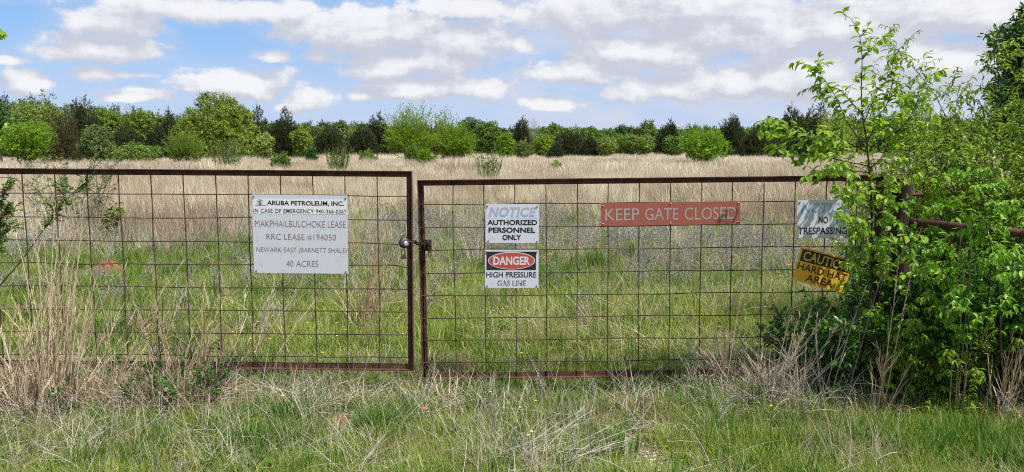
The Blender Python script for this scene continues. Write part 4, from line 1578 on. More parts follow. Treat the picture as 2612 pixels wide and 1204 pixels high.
# ------------------------------------------------------------------ standing dry grass clumps near the gate
def clump(name, label, base, stems, mat, seed, cat='grass clump', blades_=None, group=None, k=1.0):
    """stems: list of (dx, dy, height, lean x, lean y, bend); each a stalk with a feathery head and leaf sheaths"""
    root = empty(name, (base[0], base[1], float(gh(base[0], base[1]))))
    tag(root, label, cat, group)
    r = np.random.default_rng(seed)
    g = Geo()
    for (dx, dy, h, lx, ly, bd) in stems:
        n = 12
        t = np.linspace(0, 1, n)
        pts = np.stack([dx + lx * t + bd * t ** 2.2, dy + ly * t, h * t - .25 * abs(bd) * t ** 3], -1)
        g.tube(pts, np.interp(t, [0, .7, 1], [.0036, .0026, .0011]) * k, 4, True, r.random())
        # sheaths and head awns
        m = 16
        tt = np.concatenate([.15 + .5 * r.random(5), .62 + .38 * r.random(m - 5)])
        P_ = np.stack([np.interp(tt, t, pts[:, k]) for k in range(3)], -1)
        ax = unit(pts[-1] - pts[0])
        D = ax + r.normal(0, .16, (m, 3))
        g.ribbons(P_, D, r.normal(0, 1, (m, 3)), np.where(tt < .6, .16, .06) * (.6 + .8 * r.random(m)), k * np.where(tt < .6, .0048, .0036), .5, (.6, 1, .7, .1), var=r.random(m))
    g.obj('stalks', mat, root)
    if blades_:
        g = Geo()
        for (n, rad, h, lean, wid, bend) in blades_:
            blades(g, r, n, rad, h, lean, wid, bend, (1, .95, .85, .65, .4, .1))
        g.obj('leaf_blades', mat, root)
    return root


r = np.random.default_rng(77)


def stems(n, rad, h, lx, ly=0.0, bend=.05, hv=.35, js=.1):
    return [(r.normal(0, rad), r.normal(0, rad * .6), h * (1 - hv * r.random()), lx + r.normal(0, js), ly + r.normal(0, js * .6), r.normal(0, bend)) for _ in range(n)]


clump('bluestem_clump', 'tall tan bluestem clump with feathery stalks rising in front of the gate mesh', (gx(95, 4.5), 4.5), stems(26, .055, 1.34, .14, 0, .06, .45, .09) + stems(9, .10, .85, .16, 0, .10, .45, .16), M['straw_gold'], 1, blades_=[(44, .16, .45, .5, .0042, 1.1)], group='dry grass clumps by the gate')
clump('bluestem_clump', 'leaning dry grass clump at the frame edge beside the tall tan clump', (gx(25, 4.35), 4.35), stems(16, .16, .85, .08, 0, .08) + stems(10, .2, .6, .25), M['straw_gold'], 2, blades_=[(90, .28, .46, .7, .004, 1.2)], group='dry grass clumps by the gate')
clump('bluestem_clump', 'thin upright dry stalks crossing the mesh above the dark weeds', (gx(445, 4.62), 4.62), stems(13, .10, .74, .06, 0, .06, .5, .10), M['stem_tan'], 3, blades_=[(40, .2, .4, .5, .0045, 1.2)], group='dry grass clumps by the gate')
clump('bluestem_clump', 'sparse tall straw stalks leaning right over the green patch seen through the mesh', (gx(235, 4.6), 4.6), stems(11, .14, 1.05, .22, 0, .10, .5, .16), M['straw_gold'], 16, blades_=[(30, .2, .4, .7, .004, 1.2)], group='dry grass clumps by the gate')
clump('bluestem_clump', 'few slender straw stalks leaning below the lease sign', (gx(600, 4.9), 5.3), stems(8, .22, .85, .20, 0, .12, .5, .2), M['straw_gold'], 17, blades_=[(24, .3, .4, .8, .004, 1.2)], group='dry grass clumps by the gate')
clump('bluestem_clump', 'pale straw stalks standing behind the mesh beside the lease sign', (gx(925, 6.6), 6.6), stems(24, .07, 1.0, .12, 0, .05, .4, .06), M['stem_tan'], 4, blades_=[(50, .14, .6, .3, .006, .8)], group='dry grass clumps by the gate')
clump('bluestem_clump', 'long slanting pale stalks in front of the amber sign', (gx(2010, 4.55), 4.55), stems(9, .06, .62, .26, -.05, .05, .4, .10) + stems(9, .12, .45, .0, 0, .1), M['straw'], 6, blades_=[(46, .14, .40, .7, .006, 1.4)], group='dry grass clumps by the gate')
clump('bluestem_clump', 'matted dry grass clump under the mesh left of the dark shrub', (gx(1880, 4.80), 4.80), stems(12, .12, .60, -.10, 0, .08, .5, .16), M['straw'], 7, blades_=[(80, .24, .40, .8, .0042, 1.3)], group='dry grass clumps by the gate')
clump('bluestem_clump', 'curled bleached blades arching at the foot of the dark shrub', (gx(2125, 4.45), 4.45), stems(3, .05, .8, .05), M['straw_grey'], 8, blades_=[(60, .20, .55, .9, .0075, 2.2)], group='dry grass clumps by the gate')
clump('bluestem_clump', 'brown dry clump with curling blades below the pipe fence', (gx(2275, 4.28), 4.28), stems(6, .03, .50, .03, 0, .03) + stems(2, .02, 1.15, .10, 0, .02, .2, .05), M['stem_tan'], 9, blades_=[(20, .06, .32, .5, .0085, 2.6)], group='dry grass clumps by the gate')
clump('bluestem_clump', 'two tall thin straw stalks in front of the box elder leaves', (gx(2475, 4.25), 4.25), stems(4, .02, 1.18, .03, 0, .02, .15, .03), M['stem_tan'], 10, blades_=[(16, .08, .3, .7, .007, 2.0)], group='dry grass clumps by the gate')
clump('bluestem_clump', 'brown dry stalks with curled blades at the frame edge by the bushes', (gx(2590, 4.2), 4.2), stems(9, .04, .62, .0, 0, .03), M['stem_tan'], 11, blades_=[(30, .10, .36, .5, .008, 2.6)], group='dry grass clumps by the gate')
clump('bluestem_clump', 'fan of long pale straw sweeping over the verge near the camera', (gx(1330, 3.62), 3.62), [(r.normal(0, .12), r.normal(0, .08), .12 + .16 * r.random(), .10 + .45 * r.random(), r.normal(.08, .12), .12) for _ in range(9)], M['straw_grey'], 12, blades_=[(46, .28, .34, 1.05, .0026, .9)], k=.6, group='dry grass clumps by the gate')
clump('bluestem_clump', 'long straw arching along the ground under the lease sign gate', (gx(640, 4.42), 4.42), [(r.normal(0, .30), r.normal(0, .07), .10 + .16 * r.random(), .15 + .5 * r.random(), r.normal(.02, .07), .15) for _ in range(12)], M['straw'], 13, blades_=[(60, .40, .36, 1.0, .0026, .9)], k=.6, group='dry grass clumps by the gate')
clump('tall_stalk', 'single dark leaning weed stalk in front of the shrubs', (gx(2165, 4.0), 4.0), [(0, 0, 1.1, .28, .1, .02)], M['stem_dark'], 14, 'weed')
clump('tall_stalk', 'hair-thin long stalk leaning across the red board', (gx(1862, 4.5), 4.5), [(0, 0, 1.36, .16, .05, .04)], M['stem_tan'], 15, 'weed')


def dead_weed(label, base, seed, n, h, mat, sp=.3):
    root = empty('dead_weed', (base[0], base[1], float(gh(*base))))
    tag(root, label, 'weed', 'dead branching weeds by the gate')
    rr = np.random.default_rng(seed)
    g = Geo()
    for k in range(n):
        a = rr.random() * 6.283
        d = unit(np.array([math.cos(a) * sp, math.sin(a) * sp, 1.0]))
        p = np.array([rr.normal(0, .05), rr.normal(0, .04), -.02])
        pts = [p]
        hh = h * (.55 + .45 * rr.random())
        for q in range(6):
            d = unit(d + rr.normal(0, .12, 3))
            pts.append(pts[-1] + d * hh / 6)
        g.tube(pts, np.linspace(.0034, .0012, 7), 4)
        for q in range(9):
            i = rr.integers(2, 6)
            dd = unit(d + rr.normal(0, .7, 3))
            e = pts[i] + dd * .10 * (1 + rr.random())
            e2 = e + unit(dd + np.array([0, 0, .8])) * .07
            g.tube([pts[i], e, e2], [.0016, .0012, .0007], 3)
    g.obj('stems', mat, root)
    return root


dead_weed('dark dead branching weed standing in front of the lease sign gate', (gx(405, 4.68), 4.68), 3, 9, .85, M['stem_dark'])
dead_weed('grey-brown twiggy dead weed below the lease sign gate rail', (gx(500, 4.60), 4.60), 4, 9, .42, M['stem_dark'], .5)
dead_weed('brown twiggy dead weed tangled in the dry clump at the frame edge', (gx(60, 4.2), 4.2), 5, 7, .36, M['stem_dark'], .8)
dead_weed('pale twiggy dead weed among matted straw by the dark shrub', (gx(1960, 4.5), 4.5), 6, 8, .30, M['bark_light'], .7)

thicket('leafy_weed', 'low green leafy weed under the rail of the lease sign gate', 'weed', (gx(455, 4.60), 4.60), 16, .30, .8, 'broad', M['dark_leaf'], M['bark_dark'], 71, 7, (.06, .14), .022, .5, .4, .1, .24, stem_r=.003)
thicket('leafy_weed', 'low green leafy weed by the dead stalks below the tall tan clump', 'weed', (gx(260, 4.58), 4.58), 14, .28, .8, 'broad', M['dark_leaf'], M['bark_dark'], 73, 7, (.06, .14), .022, .48, .4, .1, .22, stem_r=.003)
thicket('leafy_weed', 'tiny bright green weed in the straw in front of the gate', 'weed', (gx(352, 4.72), 4.72), 4, .09, .9, 'broad', M['ash_leaf'], M['bark_dark'], 75, 4, (.03, .05), .02, .5, .3, .3, .03, stem_r=.002)
thicket('leafy_weed', 'tiny bright green weed on the verge below the matted clump', 'weed', (gx(1735, 4.62), 4.62), 4, .08, .9, 'broad', M['ash_leaf'], M['bark_dark'], 77, 4, (.03, .05), .02, .5, .3, .3, .03, stem_r=.002)


# ------------------------------------------------------------------ small things on the ground
def mound(name, label, base, rx, ry, h, c0, c1, seed, cat):
    rr = np.random.default_rng(seed)
    n, m = 28, 10
    V, f = [], []
    ph = rr.random(4) * 6
    for i in range(m):
        q = i / (m - 1)
        for j in range(n):
            a = 2 * math.pi * j / n
            k = 1 + .22 * math.sin(2 * a + ph[0]) + .14 * math.sin(5 * a + ph[1]) + rr.normal(0, .05)
            V.append((rx * q * k * math.cos(a), ry * q * k * math.sin(a), h * (1 - q ** 1.7) * (1 + rr.normal(0, .13)) - .02 * q))
    for i in range(m - 1):
        for j in range(n):
            f.append((i * n + j, i * n + (j + 1) % n, (i + 1) * n + (j + 1) % n, (i + 1) * n + j))
    mt, t = new_mat(name + '_soil')
    tcd = t.new('ShaderNodeTexCoord')
    nz = t.noise(tcd.outputs['Object'], 30, 6, .7)
    finish(t, principled(t, t.mix(t.smooth(nz, .35, .65), c0, c1), .95, 0, .1, (nz, 1.0, .02)))
    o = Geo().add(V, np.array(f)[:, ::-1]).obj(name, mt)
    o.location = (base[0], base[1], float(gh(*base)))
    tag(o, label, cat)


mound('soil_mound', 'reddish brown soil mound in the vivid green patch', (gx(262, 9.9), 9.9), .17, .17, .15, (.16, .07, .035), (.38, .20, .11), 3, 'soil mound')
mound('soil_mound', 'orange clay lump lying in the verge grass', (-1.0, 4.22), .13, .09, .085, (.28, .15, .085), (.52, .36, .25), 5, 'soil mound')

# loose gravel in the bare strip
rr = np.random.default_rng(9)
g = Geo()
for k in range(700):
    x_ = .84 + rr.normal(0, .16) + .05 * math.sin(k)
    y_ = 3.88 + rr.normal(0, .30)
    s = .004 + .009 * rr.random() ** 2.5
    ico = np.array([(1, 0, 0), (-1, 0, 0), (0, 1, 0), (0, -1, 0), (0, 0, 1), (0, 0, -1)]) * (s * (1 + rr.normal(0, .25, (6, 1)))) * np.array([1.2, 1, .7])
    g.add(ico + np.array([x_, y_, float(gh(x_, y_)) + s * .4]), None, [(0, 2, 4), (2, 1, 4), (1, 3, 4), (3, 0, 4), (2, 0, 5), (1, 2, 5), (3, 1, 5), (0, 3, 5)], rr.random())
M['gravel'] = leaf_mat('pale_gravel', (.32, .26, .21), (.52, .46, .40), (.72, .69, .65), 0, .9, .1)
tag(g.obj('gravel', M['gravel']), 'pale loose gravel in the bare strip of the verge', 'gravel', kind='stuff')


def flower(label, p, size, mat, group=None, stem=.08):
    root = empty('wildflower', p)
    tag(root, label, 'flower', group)
    g = Geo()
    n = 6
    a = np.arange(n) * 2 * math.pi / n
    D = np.stack([np.cos(a), np.sin(a) - .3, np.full(n, .45)], -1)
    g.ribbons(np.tile([[0, 0, stem]], (n, 1)), D, np.tile([[0, 0, 1.0]], (n, 1)), size, size * .8, -.5, (.4, 1, .5), var=.5)
    g.obj('petals', mat, root)
    g = Geo()
    g.tube([(0, 0, 0), (0.003, 0, stem * .6), (0, 0, stem)], .0015, 4)
    g.obj('stem', M['grass_lush'], root)
    return root


def petal(name, c):
    m, t = new_mat(name)
    finish(t, principled(t, c, .6, 0, .2))
    return m


M['orange'] = petal('orange_petal', (.75, .12, .04))
M['yellow_p'] = petal('yellow_petal', (.70, .52, .03))
p_ = at(1084, 1080, 4.25)
flower('orange-red wildflower alone in the verge grass in front of the gate gap', (p_.x, 4.25, float(gh(p_.x, 4.25)) + .03), .017, M['orange'], 'orange-red wildflowers', .09)
p_ = at(2012, 690, 7.2)
flower('larger orange-red wildflower behind the mesh beside the amber sign', (p_.x, 7.2, float(gh(p_.x, 7.2))), .026, M['orange'], 'orange-red wildflowers', p_.z)
p_ = at(1986, 694, 8.2)
flower('smaller orange-red wildflower left of the one beside the amber sign', (p_.x, 8.2, float(gh(p_.x, 8.2))), .016, M['orange'], 'orange-red wildflowers', p_.z)
proto = None
rr = np.random.default_rng(19)
spots = []
for k in range(34):
    if k < 16:
        x_, y_ = rr.normal(-1.55, .35), rr.uniform(5.1, 6.2)
    elif k < 26:
        x_, y_ = rr.uniform(-1.9, 2.0), rr.uniform(3.6, 4.6)
    else:
        x_, y_ = rr.uniform(-.2, 2.4), rr.uniform(5.1, 7.5)
    spots.append((x_, y_))
for (x_, y_) in spots:
    loc = (x_, y_, float(gh(x_, y_)) + .02)
    if proto is None:
        proto = flower('tiny yellow wildflower in the grass around the gates', loc, .009, M['yellow_p'], 'tiny yellow wildflowers', .15)
    else:
        c = proto.copy()
        COL.objects.link(c)
        c.location = loc
        for ch in proto.children:
            d = ch.copy()
            COL.objects.link(d)
            d.parent = c


# ------------------------------------------------------------------ trees at the edge of the field
def cards(g, r, P_, D, size, wid=.5, bend=.5, var=None, nb=None):
    n = len(P_)
    g.ribbons(P_, D, r.normal(0, 1, (n, 3)) if nb is None else r.normal(0, .42, (n, 3)) - nb, size * (.6 + .8 * r.random(n)), size * wid * (.6 + .8 * r.random(n)), bend * r.random(n), (.35, 1, .12), var=r.random(n) if var is None else var)


def sprays(g, r, B, D, ln, k, size, spread, wid=.5, lift=0.0, shingle=False):
    """at every point B a small spray of k leaf clumps along D"""
    n = len(B)
    t = r.random((n, k)) ** .8
    base = B[:, None, :] + D[:, None, :] * (t * np.broadcast_to(np.asarray(ln, float), (n,))[:, None])[..., None] + r.normal(0, spread, (n, k, 3))
    dirs = D[:, None, :] + r.normal(0, .55, (n, k, 3)) + np.array([0, 0, lift])
    v = np.clip(np.repeat(r.random(n)[:, None], k, 1) * .6 + r.random((n, k)) * .4, 0, 1)
    nb = None
    if shingle:
        # leaves lie like shingles, facing out of the crown and up
        dirs = D[:, None, :] * .35 + r.normal(0, .65, (n, k, 3)) + np.array([0, 0, -.25])
        nb = np.repeat(unit(D + np.array([0, 0, .35]))[:, None, :], k, 1).reshape(-1, 3)
    cards(g, r, base.reshape(-1, 3), dirs.reshape(-1, 3), size, wid, .6, v.reshape(-1), nb)


def sphere_dirs(r, n, up=0.0):
    d = unit(r.normal(0, 1, (n, 3)))
    d[:, 2] += up
    return unit(d)


def crown_geo(kind, Wm, Hm, r, size, dens=1.0):
    """crown of foliage standing on the ground at the origin, Wm wide and Hm high"""
    g = Geo()
    if kind in ('oak', 'dome', 'bright'):
        nl = {'oak': 30 if dens < 3 else 90, 'dome': 90, 'bright': 26}[kind]
        z0 = Hm * {'oak': .07, 'dome': .04, 'bright': .05}[kind]
        c = np.zeros((nl, 3))
        rad = np.zeros(nl)
        for i in range(nl):
            d = unit(r.normal(0, 1, 3))
            q = r.random() ** .45 * .74
            hz_ = (Hm - z0) / 2
            c[i] = (d[0] * q * Wm / 2, d[1] * q * Wm / 2, z0 + hz_ + d[2] * q * hz_)
            rad[i] = min(Wm / 2, hz_) * (.30 if kind != 'dome' else .22) * (.75 + .6 * r.random()) * (1 if dens < 3 else .62)
            if kind == 'dome':
                # hemispherical top on a broad skirt
                hz2 = Hm * .88
                el_ = math.asin(r.random() ** .9)
                a = r.random() * 6.283
                q = .80 + .06 * r.random()
                c[i] = (math.cos(a) * math.cos(el_) * q * Wm / 2, math.sin(a) * math.cos(el_) * q * Wm / 2, Hm * .10 + math.sin(el_) * q * hz2)
        n = int({'oak': 820, 'dome': 1500, 'bright': 1100}[kind] * dens)
        if kind == 'bright':
            c[:, 0] *= 1.12
            c[:, 2] += r.normal(0, Hm * .05, nl)
            rad *= .55 + .75 * r.random(nl)
        li = r.choice(nl, n, p=rad ** 2 / (rad ** 2).sum())
        d = sphere_dirs(r, n, .25)
        B = c[li] + d * (rad[li] * (.66 + .42 * r.random(n) + (.30 if kind != 'dome' else 0) * (r.random(n) < .08)))[:, None]
        B[:, 2] = np.maximum(B[:, 2], .15)
        ax = unit(d + np.array([0, 0, .35 if kind != 'bright' else .1]) + r.normal(0, .3, (n, 3)))
        ln = {'oak': .9, 'dome': 2.0, 'bright': 1.6}[kind] * size
        sprays(g, r, B, ax, ln, 9 if kind != 'dome' else 20, size if kind != 'bright' else size * .75, size * (.42 if kind != 'dome' else .36), .58 if kind != 'dome' else .42, 0, True)
        # inner leaves
        n2 = int(260 * dens)
        d = sphere_dirs(r, n2)
        B = np.array([0, 0, z0 + (Hm - z0) * .48]) + d * np.array([Wm, Wm, Hm - z0]) * .5 * (r.random((n2, 1)) ** .5) * .7
        sprays(g, r, B, d, size, 8, size * 1.3, size * .8, .7, 0, True)
    elif kind == 'cedar':
        ns = 3 if Wm < Hm * .5 else (5 if Wm < Hm * .95 else 7)
        for s in range(ns):
            if s == 0:
                cx, cy2, h, w = 0, 0, Hm, Wm * (.70 if ns < 4 else .50)
            else:
                a = s * 2.4 + r.random()
                cx, cy2 = math.cos(a) * Wm * .30 * (.6 + .4 * r.random()), math.sin(a) * Wm * .24
                h, w = Hm * (.58 + .36 * r.random()), Wm * (.40 + .16 * r.random())
            n = int((620 if ns < 4 else 440) * dens)
            q = 1 - r.random(n) ** .62
            q = np.clip(q * 1.02, 0, 1)
            th = r.random(n) * 6.283
            lob = 1 + .28 * np.sin(th * 3 + q * 9 + s) + .2 * np.sin(th * 5 - q * 14) + r.normal(0, .13, n)
            rad = w / 2 * np.clip((1 - q) ** .48, 0.02, 1) * lob * (.55 + .45 * r.random(n) ** .5)
            B = np.stack([cx + rad * np.cos(th), cy2 + rad * np.sin(th), h * (.05 + .90 * q)], -1)
            out = np.stack([np.cos(th), np.sin(th), np.zeros(n)], -1)
            D = unit(out * .55 + np.array([0, 0, .85]) + r.normal(0, .22, (n, 3)))
            sprays(g, r, B, D, size * 2.6 * (.5 + .7 * r.random(n)), 9, size * .95, size * .22, .34, .5)
            # tip leaders
            m = 9
            B = np.stack([np.full(m, cx) + r.normal(0, w * .02, m), np.full(m, cy2) + r.normal(0, w * .02, m), h * (.80 + .2 * r.random(m))], -1)
            sprays(g, r, B, np.tile([[0, 0, 1.0]], (m, 1)) + r.normal(0, .18, (m, 3)), size * 2.2, 9, size * .8, size * .12, .3, .8)
    elif kind == 'feather':
        n = int(105 * dens)
        for i in range(n):
            a = r.random() * 6.283
            t0 = r.random() ** .7
            st = np.array([math.cos(a) * Wm * .12 * t0, math.sin(a) * Wm * .12 * t0, Hm * (.05 + .30 * t0)])
            el_ = R(8 + 74 * r.random())
            e = np.array([math.cos(a) * math.cos(el_), math.sin(a) * math.cos(el_), math.sin(el_)])
            reach = 1 / math.sqrt((math.cos(el_) / (Wm * .52)) ** 2 + (math.sin(el_) / (Hm * .76)) ** 2) * (.55 + .45 * r.random())
            side = unit(np.cross(e, [0, 0, 1.0]))
            up_ = np.cross(side, e)
            hue = r.random()
            for q in range(9):
                tq = .30 + .70 * (q + r.random()) / 9
                b0 = st + e * tq * reach + up_ * (.12 * reach * tq * tq)
                ex = unit(e + side * r.normal(0, .55) + up_ * r.normal(.15, .4))
                m = 9
                tt = r.random(m)
                P_ = b0 + ex * (tt * reach * .24)[:, None] + r.normal(0, size * .16, (m, 3))
                cards(g, r, P_, ex + r.normal(0, .42, (m, 3)), size * .95, .38, .5, np.clip(.15 + r.random(m) * .4 + .45 * hue, 0, 1))
    elif kind == 'shoots':
        n = int(60 * dens)
        for i in range(n):
            a = r.random() * 6.283
            q = math.sqrt(r.random())
            st = np.array([math.cos(a) * Wm * .34 * q, math.sin(a) * Wm * .34 * q, 0.1])
            d = unit(np.array([math.cos(a) * .28 * q, math.sin(a) * .28 * q, 1.0]) + r.normal(0, .06, 3))
            h = Hm * (.62 + .38 * r.random())
            m = 34
            t = r.random(m)
            P_ = st + d * (t * h)[:, None] + r.normal(0, size * .25, (m, 3)) * (1.2 - t)[:, None]
            cards(g, r, P_, d + r.normal(0, .30, (m, 3)), size, .28, .3)
    elif kind == 'bare':
        n = int(420 * dens)
        d = sphere_dirs(r, n, .5)
        B = np.array([0, 0, Hm * .55]) + d * np.array([Wm / 2, Wm / 2, Hm * .45]) * (r.random((n, 1)) ** .5)
        sprays(g, r, B, d, size * 2, 4, size * .9, size * .3, .14, .4)
    return g


def trunk_geo(kind, Wm, Hm, r):
    g = Geo()
    n = {'bright': 4, 'feather': 5, 'shoots': 6, 'oak': 1, 'dome': 2, 'cedar': 1, 'bare': 2}[kind]
    rad = Hm * .022 if kind not in ('bright', 'shoots') else Hm * .014
    for s in range(n):
        a = s * 6.283 / n + r.random()
        sp = 0 if n == 1 else Wm * .10
        p0 = np.array([math.cos(a) * sp * .5, math.sin(a) * sp * .5, -.1])
        top = np.array([math.cos(a) * sp * 1.6, math.sin(a) * sp * 1.6, Hm * (.62 if kind != 'cedar' else .9)])
        pts = np.array([p0 + (top - p0) * t + r.normal(0, Wm * .015, 3) * (t > 0) for t in np.linspace(0, 1, 7)])
        g.tube(pts, np.linspace(rad * 1.3, rad * .35, 7), 7)
        for b in range(6 if kind != 'shoots' else 1):
            i = r.integers(2, 6)
            th = r.random() * 6.283
            e = pts[i] + np.array([math.cos(th) * Wm * .30, math.sin(th) * Wm * .30, Hm * .16 * (1 + r.random())]) * (.7 if kind != 'cedar' else .45)
            md = (pts[i] + e) / 2 + np.array([0, 0, -.03 * Hm])
            g.tube([pts[i], md, e], [rad * .45, rad * .3, rad * .12], 5)
    return g


def tree(name, label, px, top, wpx, d, kind, mat, seed, size=None, dens=1.0, cat='tree', group='trees along the field edge', bark='bark'):
    x_ = gx(px, d)
    zt = at(px, top, d).z
    z0 = float(gh(x_, d))
    Wm = wpx * d / F0 * (1.12 if kind in ('cedar', 'oak') else 1.0)
    Hm = zt - z0
    r = np.random.default_rng(seed)
    root = empty(name, (x_, d, z0))
    tag(root, label, cat, group)
    size = size or max(.11, .0019 * d)
    trunk_geo(kind, Wm, Hm, r).obj('trunk' if cat == 'tree' else 'stems', M[bark], root, True)
    crown_geo(kind, Wm, Hm, r, size, dens).obj('crown' if cat == 'tree' else 'foliage', M[mat], root)
    return root


BR = 'bushes scattered over the field'
T = tree
# left of the field
T('oak_tree', 'dark green oak at the frame edge behind the lime bush', 5, 229, 90, 66, 'oak', 'oak_deep', 201)
T('elm_tree', 'tall pale yellow-green feathery tree behind the lime bush', 112, 226, 175, 84, 'oak', 'oak_pale', 202, dens=1.7)
T('mesquite_bush', 'round vivid lime-green bush near the frame edge', 72, 290, 146, 56, 'bright', 'bright_leaf', 203, dens=1.5, cat='bush', group=BR)
T('cedar_tree', 'bronzed brown cedar right of the lime bush', 180, 272, 92, 66, 'cedar', 'cedar_brown', 204, dens=1.1)
T('cedar_tree', 'dark cedar with a bent tip above the bronzed cedar', 232, 241, 85, 80, 'cedar', 'cedar_leaf', 205)
T('oak_tree', 'full mid-green oak sloping down right of the bent-tip cedar', 288, 250, 110, 86, 'oak', 'teal_leaf', 206, dens=1.3)
T('hackberry_tree', 'small round grey-green tree in front of the dark oaks', 250, 304, 86, 60, 'oak', 'sage_leaf', 207, dens=1.1)
T('elm_tree', 'thin-topped blue-green tree showing over its neighbours', 342, 265, 34, 96, 'bare', 'teal_leaf', 208)
T('elm_tree', 'fresh green drooping tree between the oak and the dome tree', 372, 270, 92, 84, 'oak', 'teal_leaf', 209, dens=1.2)
T('cedar_tree', 'dark cedar with one shoulder against the dome tree', 440, 279, 60, 84, 'cedar', 'cedar_leaf', 210)
T('cedar_tree', 'low dark cedar beneath the drooping green tree', 330, 318, 110, 78, 'cedar', 'cedar_leaf', 221)
T('cedar_tree', 'low dark cedar filling in beside the dome tree', 412, 318, 70, 78, 'cedar', 'cedar_leaf', 222)
T('dome_tree', 'great dome-shaped olive-green tree, widest in the tree line', 562, 230, 204, 80, 'dome', 'olive_leaf', 211, size=.19, dens=1.25)
T('locust_bush', 'spreading bright green bush in front of the dome tree', 477, 328, 98, 58, 'feather', 'teal_leaf', 212, cat='bush', group=BR, dens=1.2)
T('saltbush', 'upright grey-green shoots in front of the dome tree', 583, 352, 84, 50, 'shoots', 'sage_leaf', 213, cat='bush', group=BR, dens=1.4)
T('hackberry_tree', 'thin olive-brown small tree right of the dome tree', 676, 324, 48, 60, 'oak', 'oak_pale', 214, dens=.6)
T('cedar_tree', 'slim spiky cedar tips just right of the dome tree', 664, 266, 44, 92, 'cedar', 'cedar_leaf', 215)
T('cedar_tree', 'broad spiky dark cedar with ragged double top', 734, 275, 84, 86, 'cedar', 'cedar_leaf', 216, dens=1.3)
T('elm_tree', 'small fresh green tree in front of the ragged cedar', 775, 314, 54, 84, 'oak', 'teal_leaf', 217)
T('cedar_tree', 'squat dark cedar left of the grey-green oak', 840, 318, 76, 90, 'cedar', 'cedar_leaf', 218, dens=1.1)
T('oak_tree', 'grey-green oak with rounded top behind the squat cedar', 872, 299, 52, 104, 'oak', 'sage_leaf', 219)
T('low_thicket', 'long low bright green thicket at the foot of the dark trees', 338, 362, 190, 62, 'oak', 'oak_leaf', 220, cat='bush', group=BR, dens=1.0)
T('saltbush', 'dense grey-green upright bush standing alone in tan grass', 863, 373, 48, 42, 'shoots', 'sage_leaf', 223, cat='bush', group=BR, dens=1.2)
T('low_shrub', 'low loose green shrub in tan grass right of the dome tree', 718, 388, 46, 46, 'feather', 'oak_leaf', 224, cat='bush', group=BR, dens=.7)
T('low_shrub', 'very small dark green shrub between the ragged cedar and the lone bush', 797, 372, 30, 62, 'feather', 'oak_deep', 225, cat='bush', group=BR, dens=.6)
# middle
T('cedar_tree', 'dark cedar pair with pointed tips left of the fan-shaped tree', 972, 286, 58, 108, 'cedar', 'cedar_leaf', 231)
T('cedar_tree', 'lower dark cedar at the foot of the pointed cedar pair', 925, 318, 80, 98, 'cedar', 'cedar_leaf', 232, dens=1.1)
T('locust_tree', 'tall fan-shaped bright green tree with feathery sprays', 1048, 266, 128, 74, 'feather', 'lime_leaf', 233, dens=3.2, bark='bark_light')
T('locust_tree', 'fresh green feathery tree just behind the fan-shaped tree', 1134, 279, 70, 84, 'feather', 'teal_leaf', 234, dens=2.2)
T('locust_tree', 'rounded yellow-green tree right of the fan-shaped tree', 1166, 308, 92, 76, 'feather', 'lime_leaf', 235, dens=2.6)
T('oak_tree', 'dark oak with flat shoulder behind the yellow-green tree', 1198, 293, 66, 112, 'oak', 'oak_deep', 236)
T('oak_tree', 'grey-green full oak left of the bright cone-shaped tree', 1243, 297, 64, 106, 'oak', 'oak_leaf', 237, dens=1.2)
T('mesquite_tree', 'bright green cone-shaped small tree in the middle of the edge', 1291, 335, 58, 92, 'bright', 'bright_leaf', 238, dens=1.0)
T('cedar_tree', 'single narrow pointed cedar right of the cone-shaped tree', 1334, 303, 42, 118, 'cedar', 'cedar_leaf', 239)
T('bare_tree', 'pale grey half-bare tree behind the narrow pointed cedar', 1356, 306, 40, 138, 'bare', 'grey_twig', 240, bark='bark_light')
T('oak_tree', 'round-topped deep green oak above the middle of the edge', 1416, 306, 54, 150, 'oak', 'oak_leaf', 241)
T('hackberry_tree', 'pale lime small tree left of the dark squat cedars', 1386, 338, 48, 102, 'oak', 'lime_leaf', 242, dens=.9)
T('hackberry_tree', 'dark-stemmed small tree at the field edge below the narrow cedar', 1334, 356, 50, 88, 'feather', 'sage_leaf', 243, dens=.5, bark='bark_dark')
T('cedar_tree', 'wide squat dark cedar under the round-topped oak', 1446, 333, 84, 112, 'cedar', 'cedar_leaf', 244, dens=1.2)
T('oak_tree', 'yellow-green oak showing over the squat cedar', 1492, 316, 66, 150, 'oak', 'oak_leaf', 245)
T('cedar_tree', 'small dark cedar between the squat cedar and the tan-green tree', 1505, 352, 52, 108, 'cedar', 'cedar_leaf', 246)
T('hackberry_tree', 'small tan-green tree in front of the dark oaks', 1548, 347, 42, 106, 'oak', 'oak_pale', 247, dens=.8)
T('oak_tree', 'dark broad oak behind the tan-green tree', 1586, 311, 76, 150, 'oak', 'oak_deep', 248, dens=1.1)
T('oak_tree', 'tallest rounded green oak right of the dark broad oak', 1650, 307, 62, 146, 'oak', 'oak_leaf', 249)
T('oak_tree', 'lower leafy oak standing in front of the tallest rounded oak', 1627, 337, 96, 112, 'oak', 'oak_leaf', 250, dens=1.3)
T('cedar_tree', 'pointed dark cedar behind the vivid green bush', 1706, 308, 58, 126, 'cedar', 'cedar_leaf', 251)
T('oak_tree', 'pale green oak just behind the vivid green bush', 1712, 344, 50, 110, 'oak', 'oak_leaf', 252)
T('oak_tree', 'flat-topped green oak above the vivid green bush', 1770, 315, 72, 140, 'oak', 'oak_leaf', 253)
T('mesquite_bush', 'big vivid green rounded bush standing forward in the field', 1789, 326, 128, 62, 'bright', 'bright_leaf', 254, dens=1.7, cat='bush', group=BR)
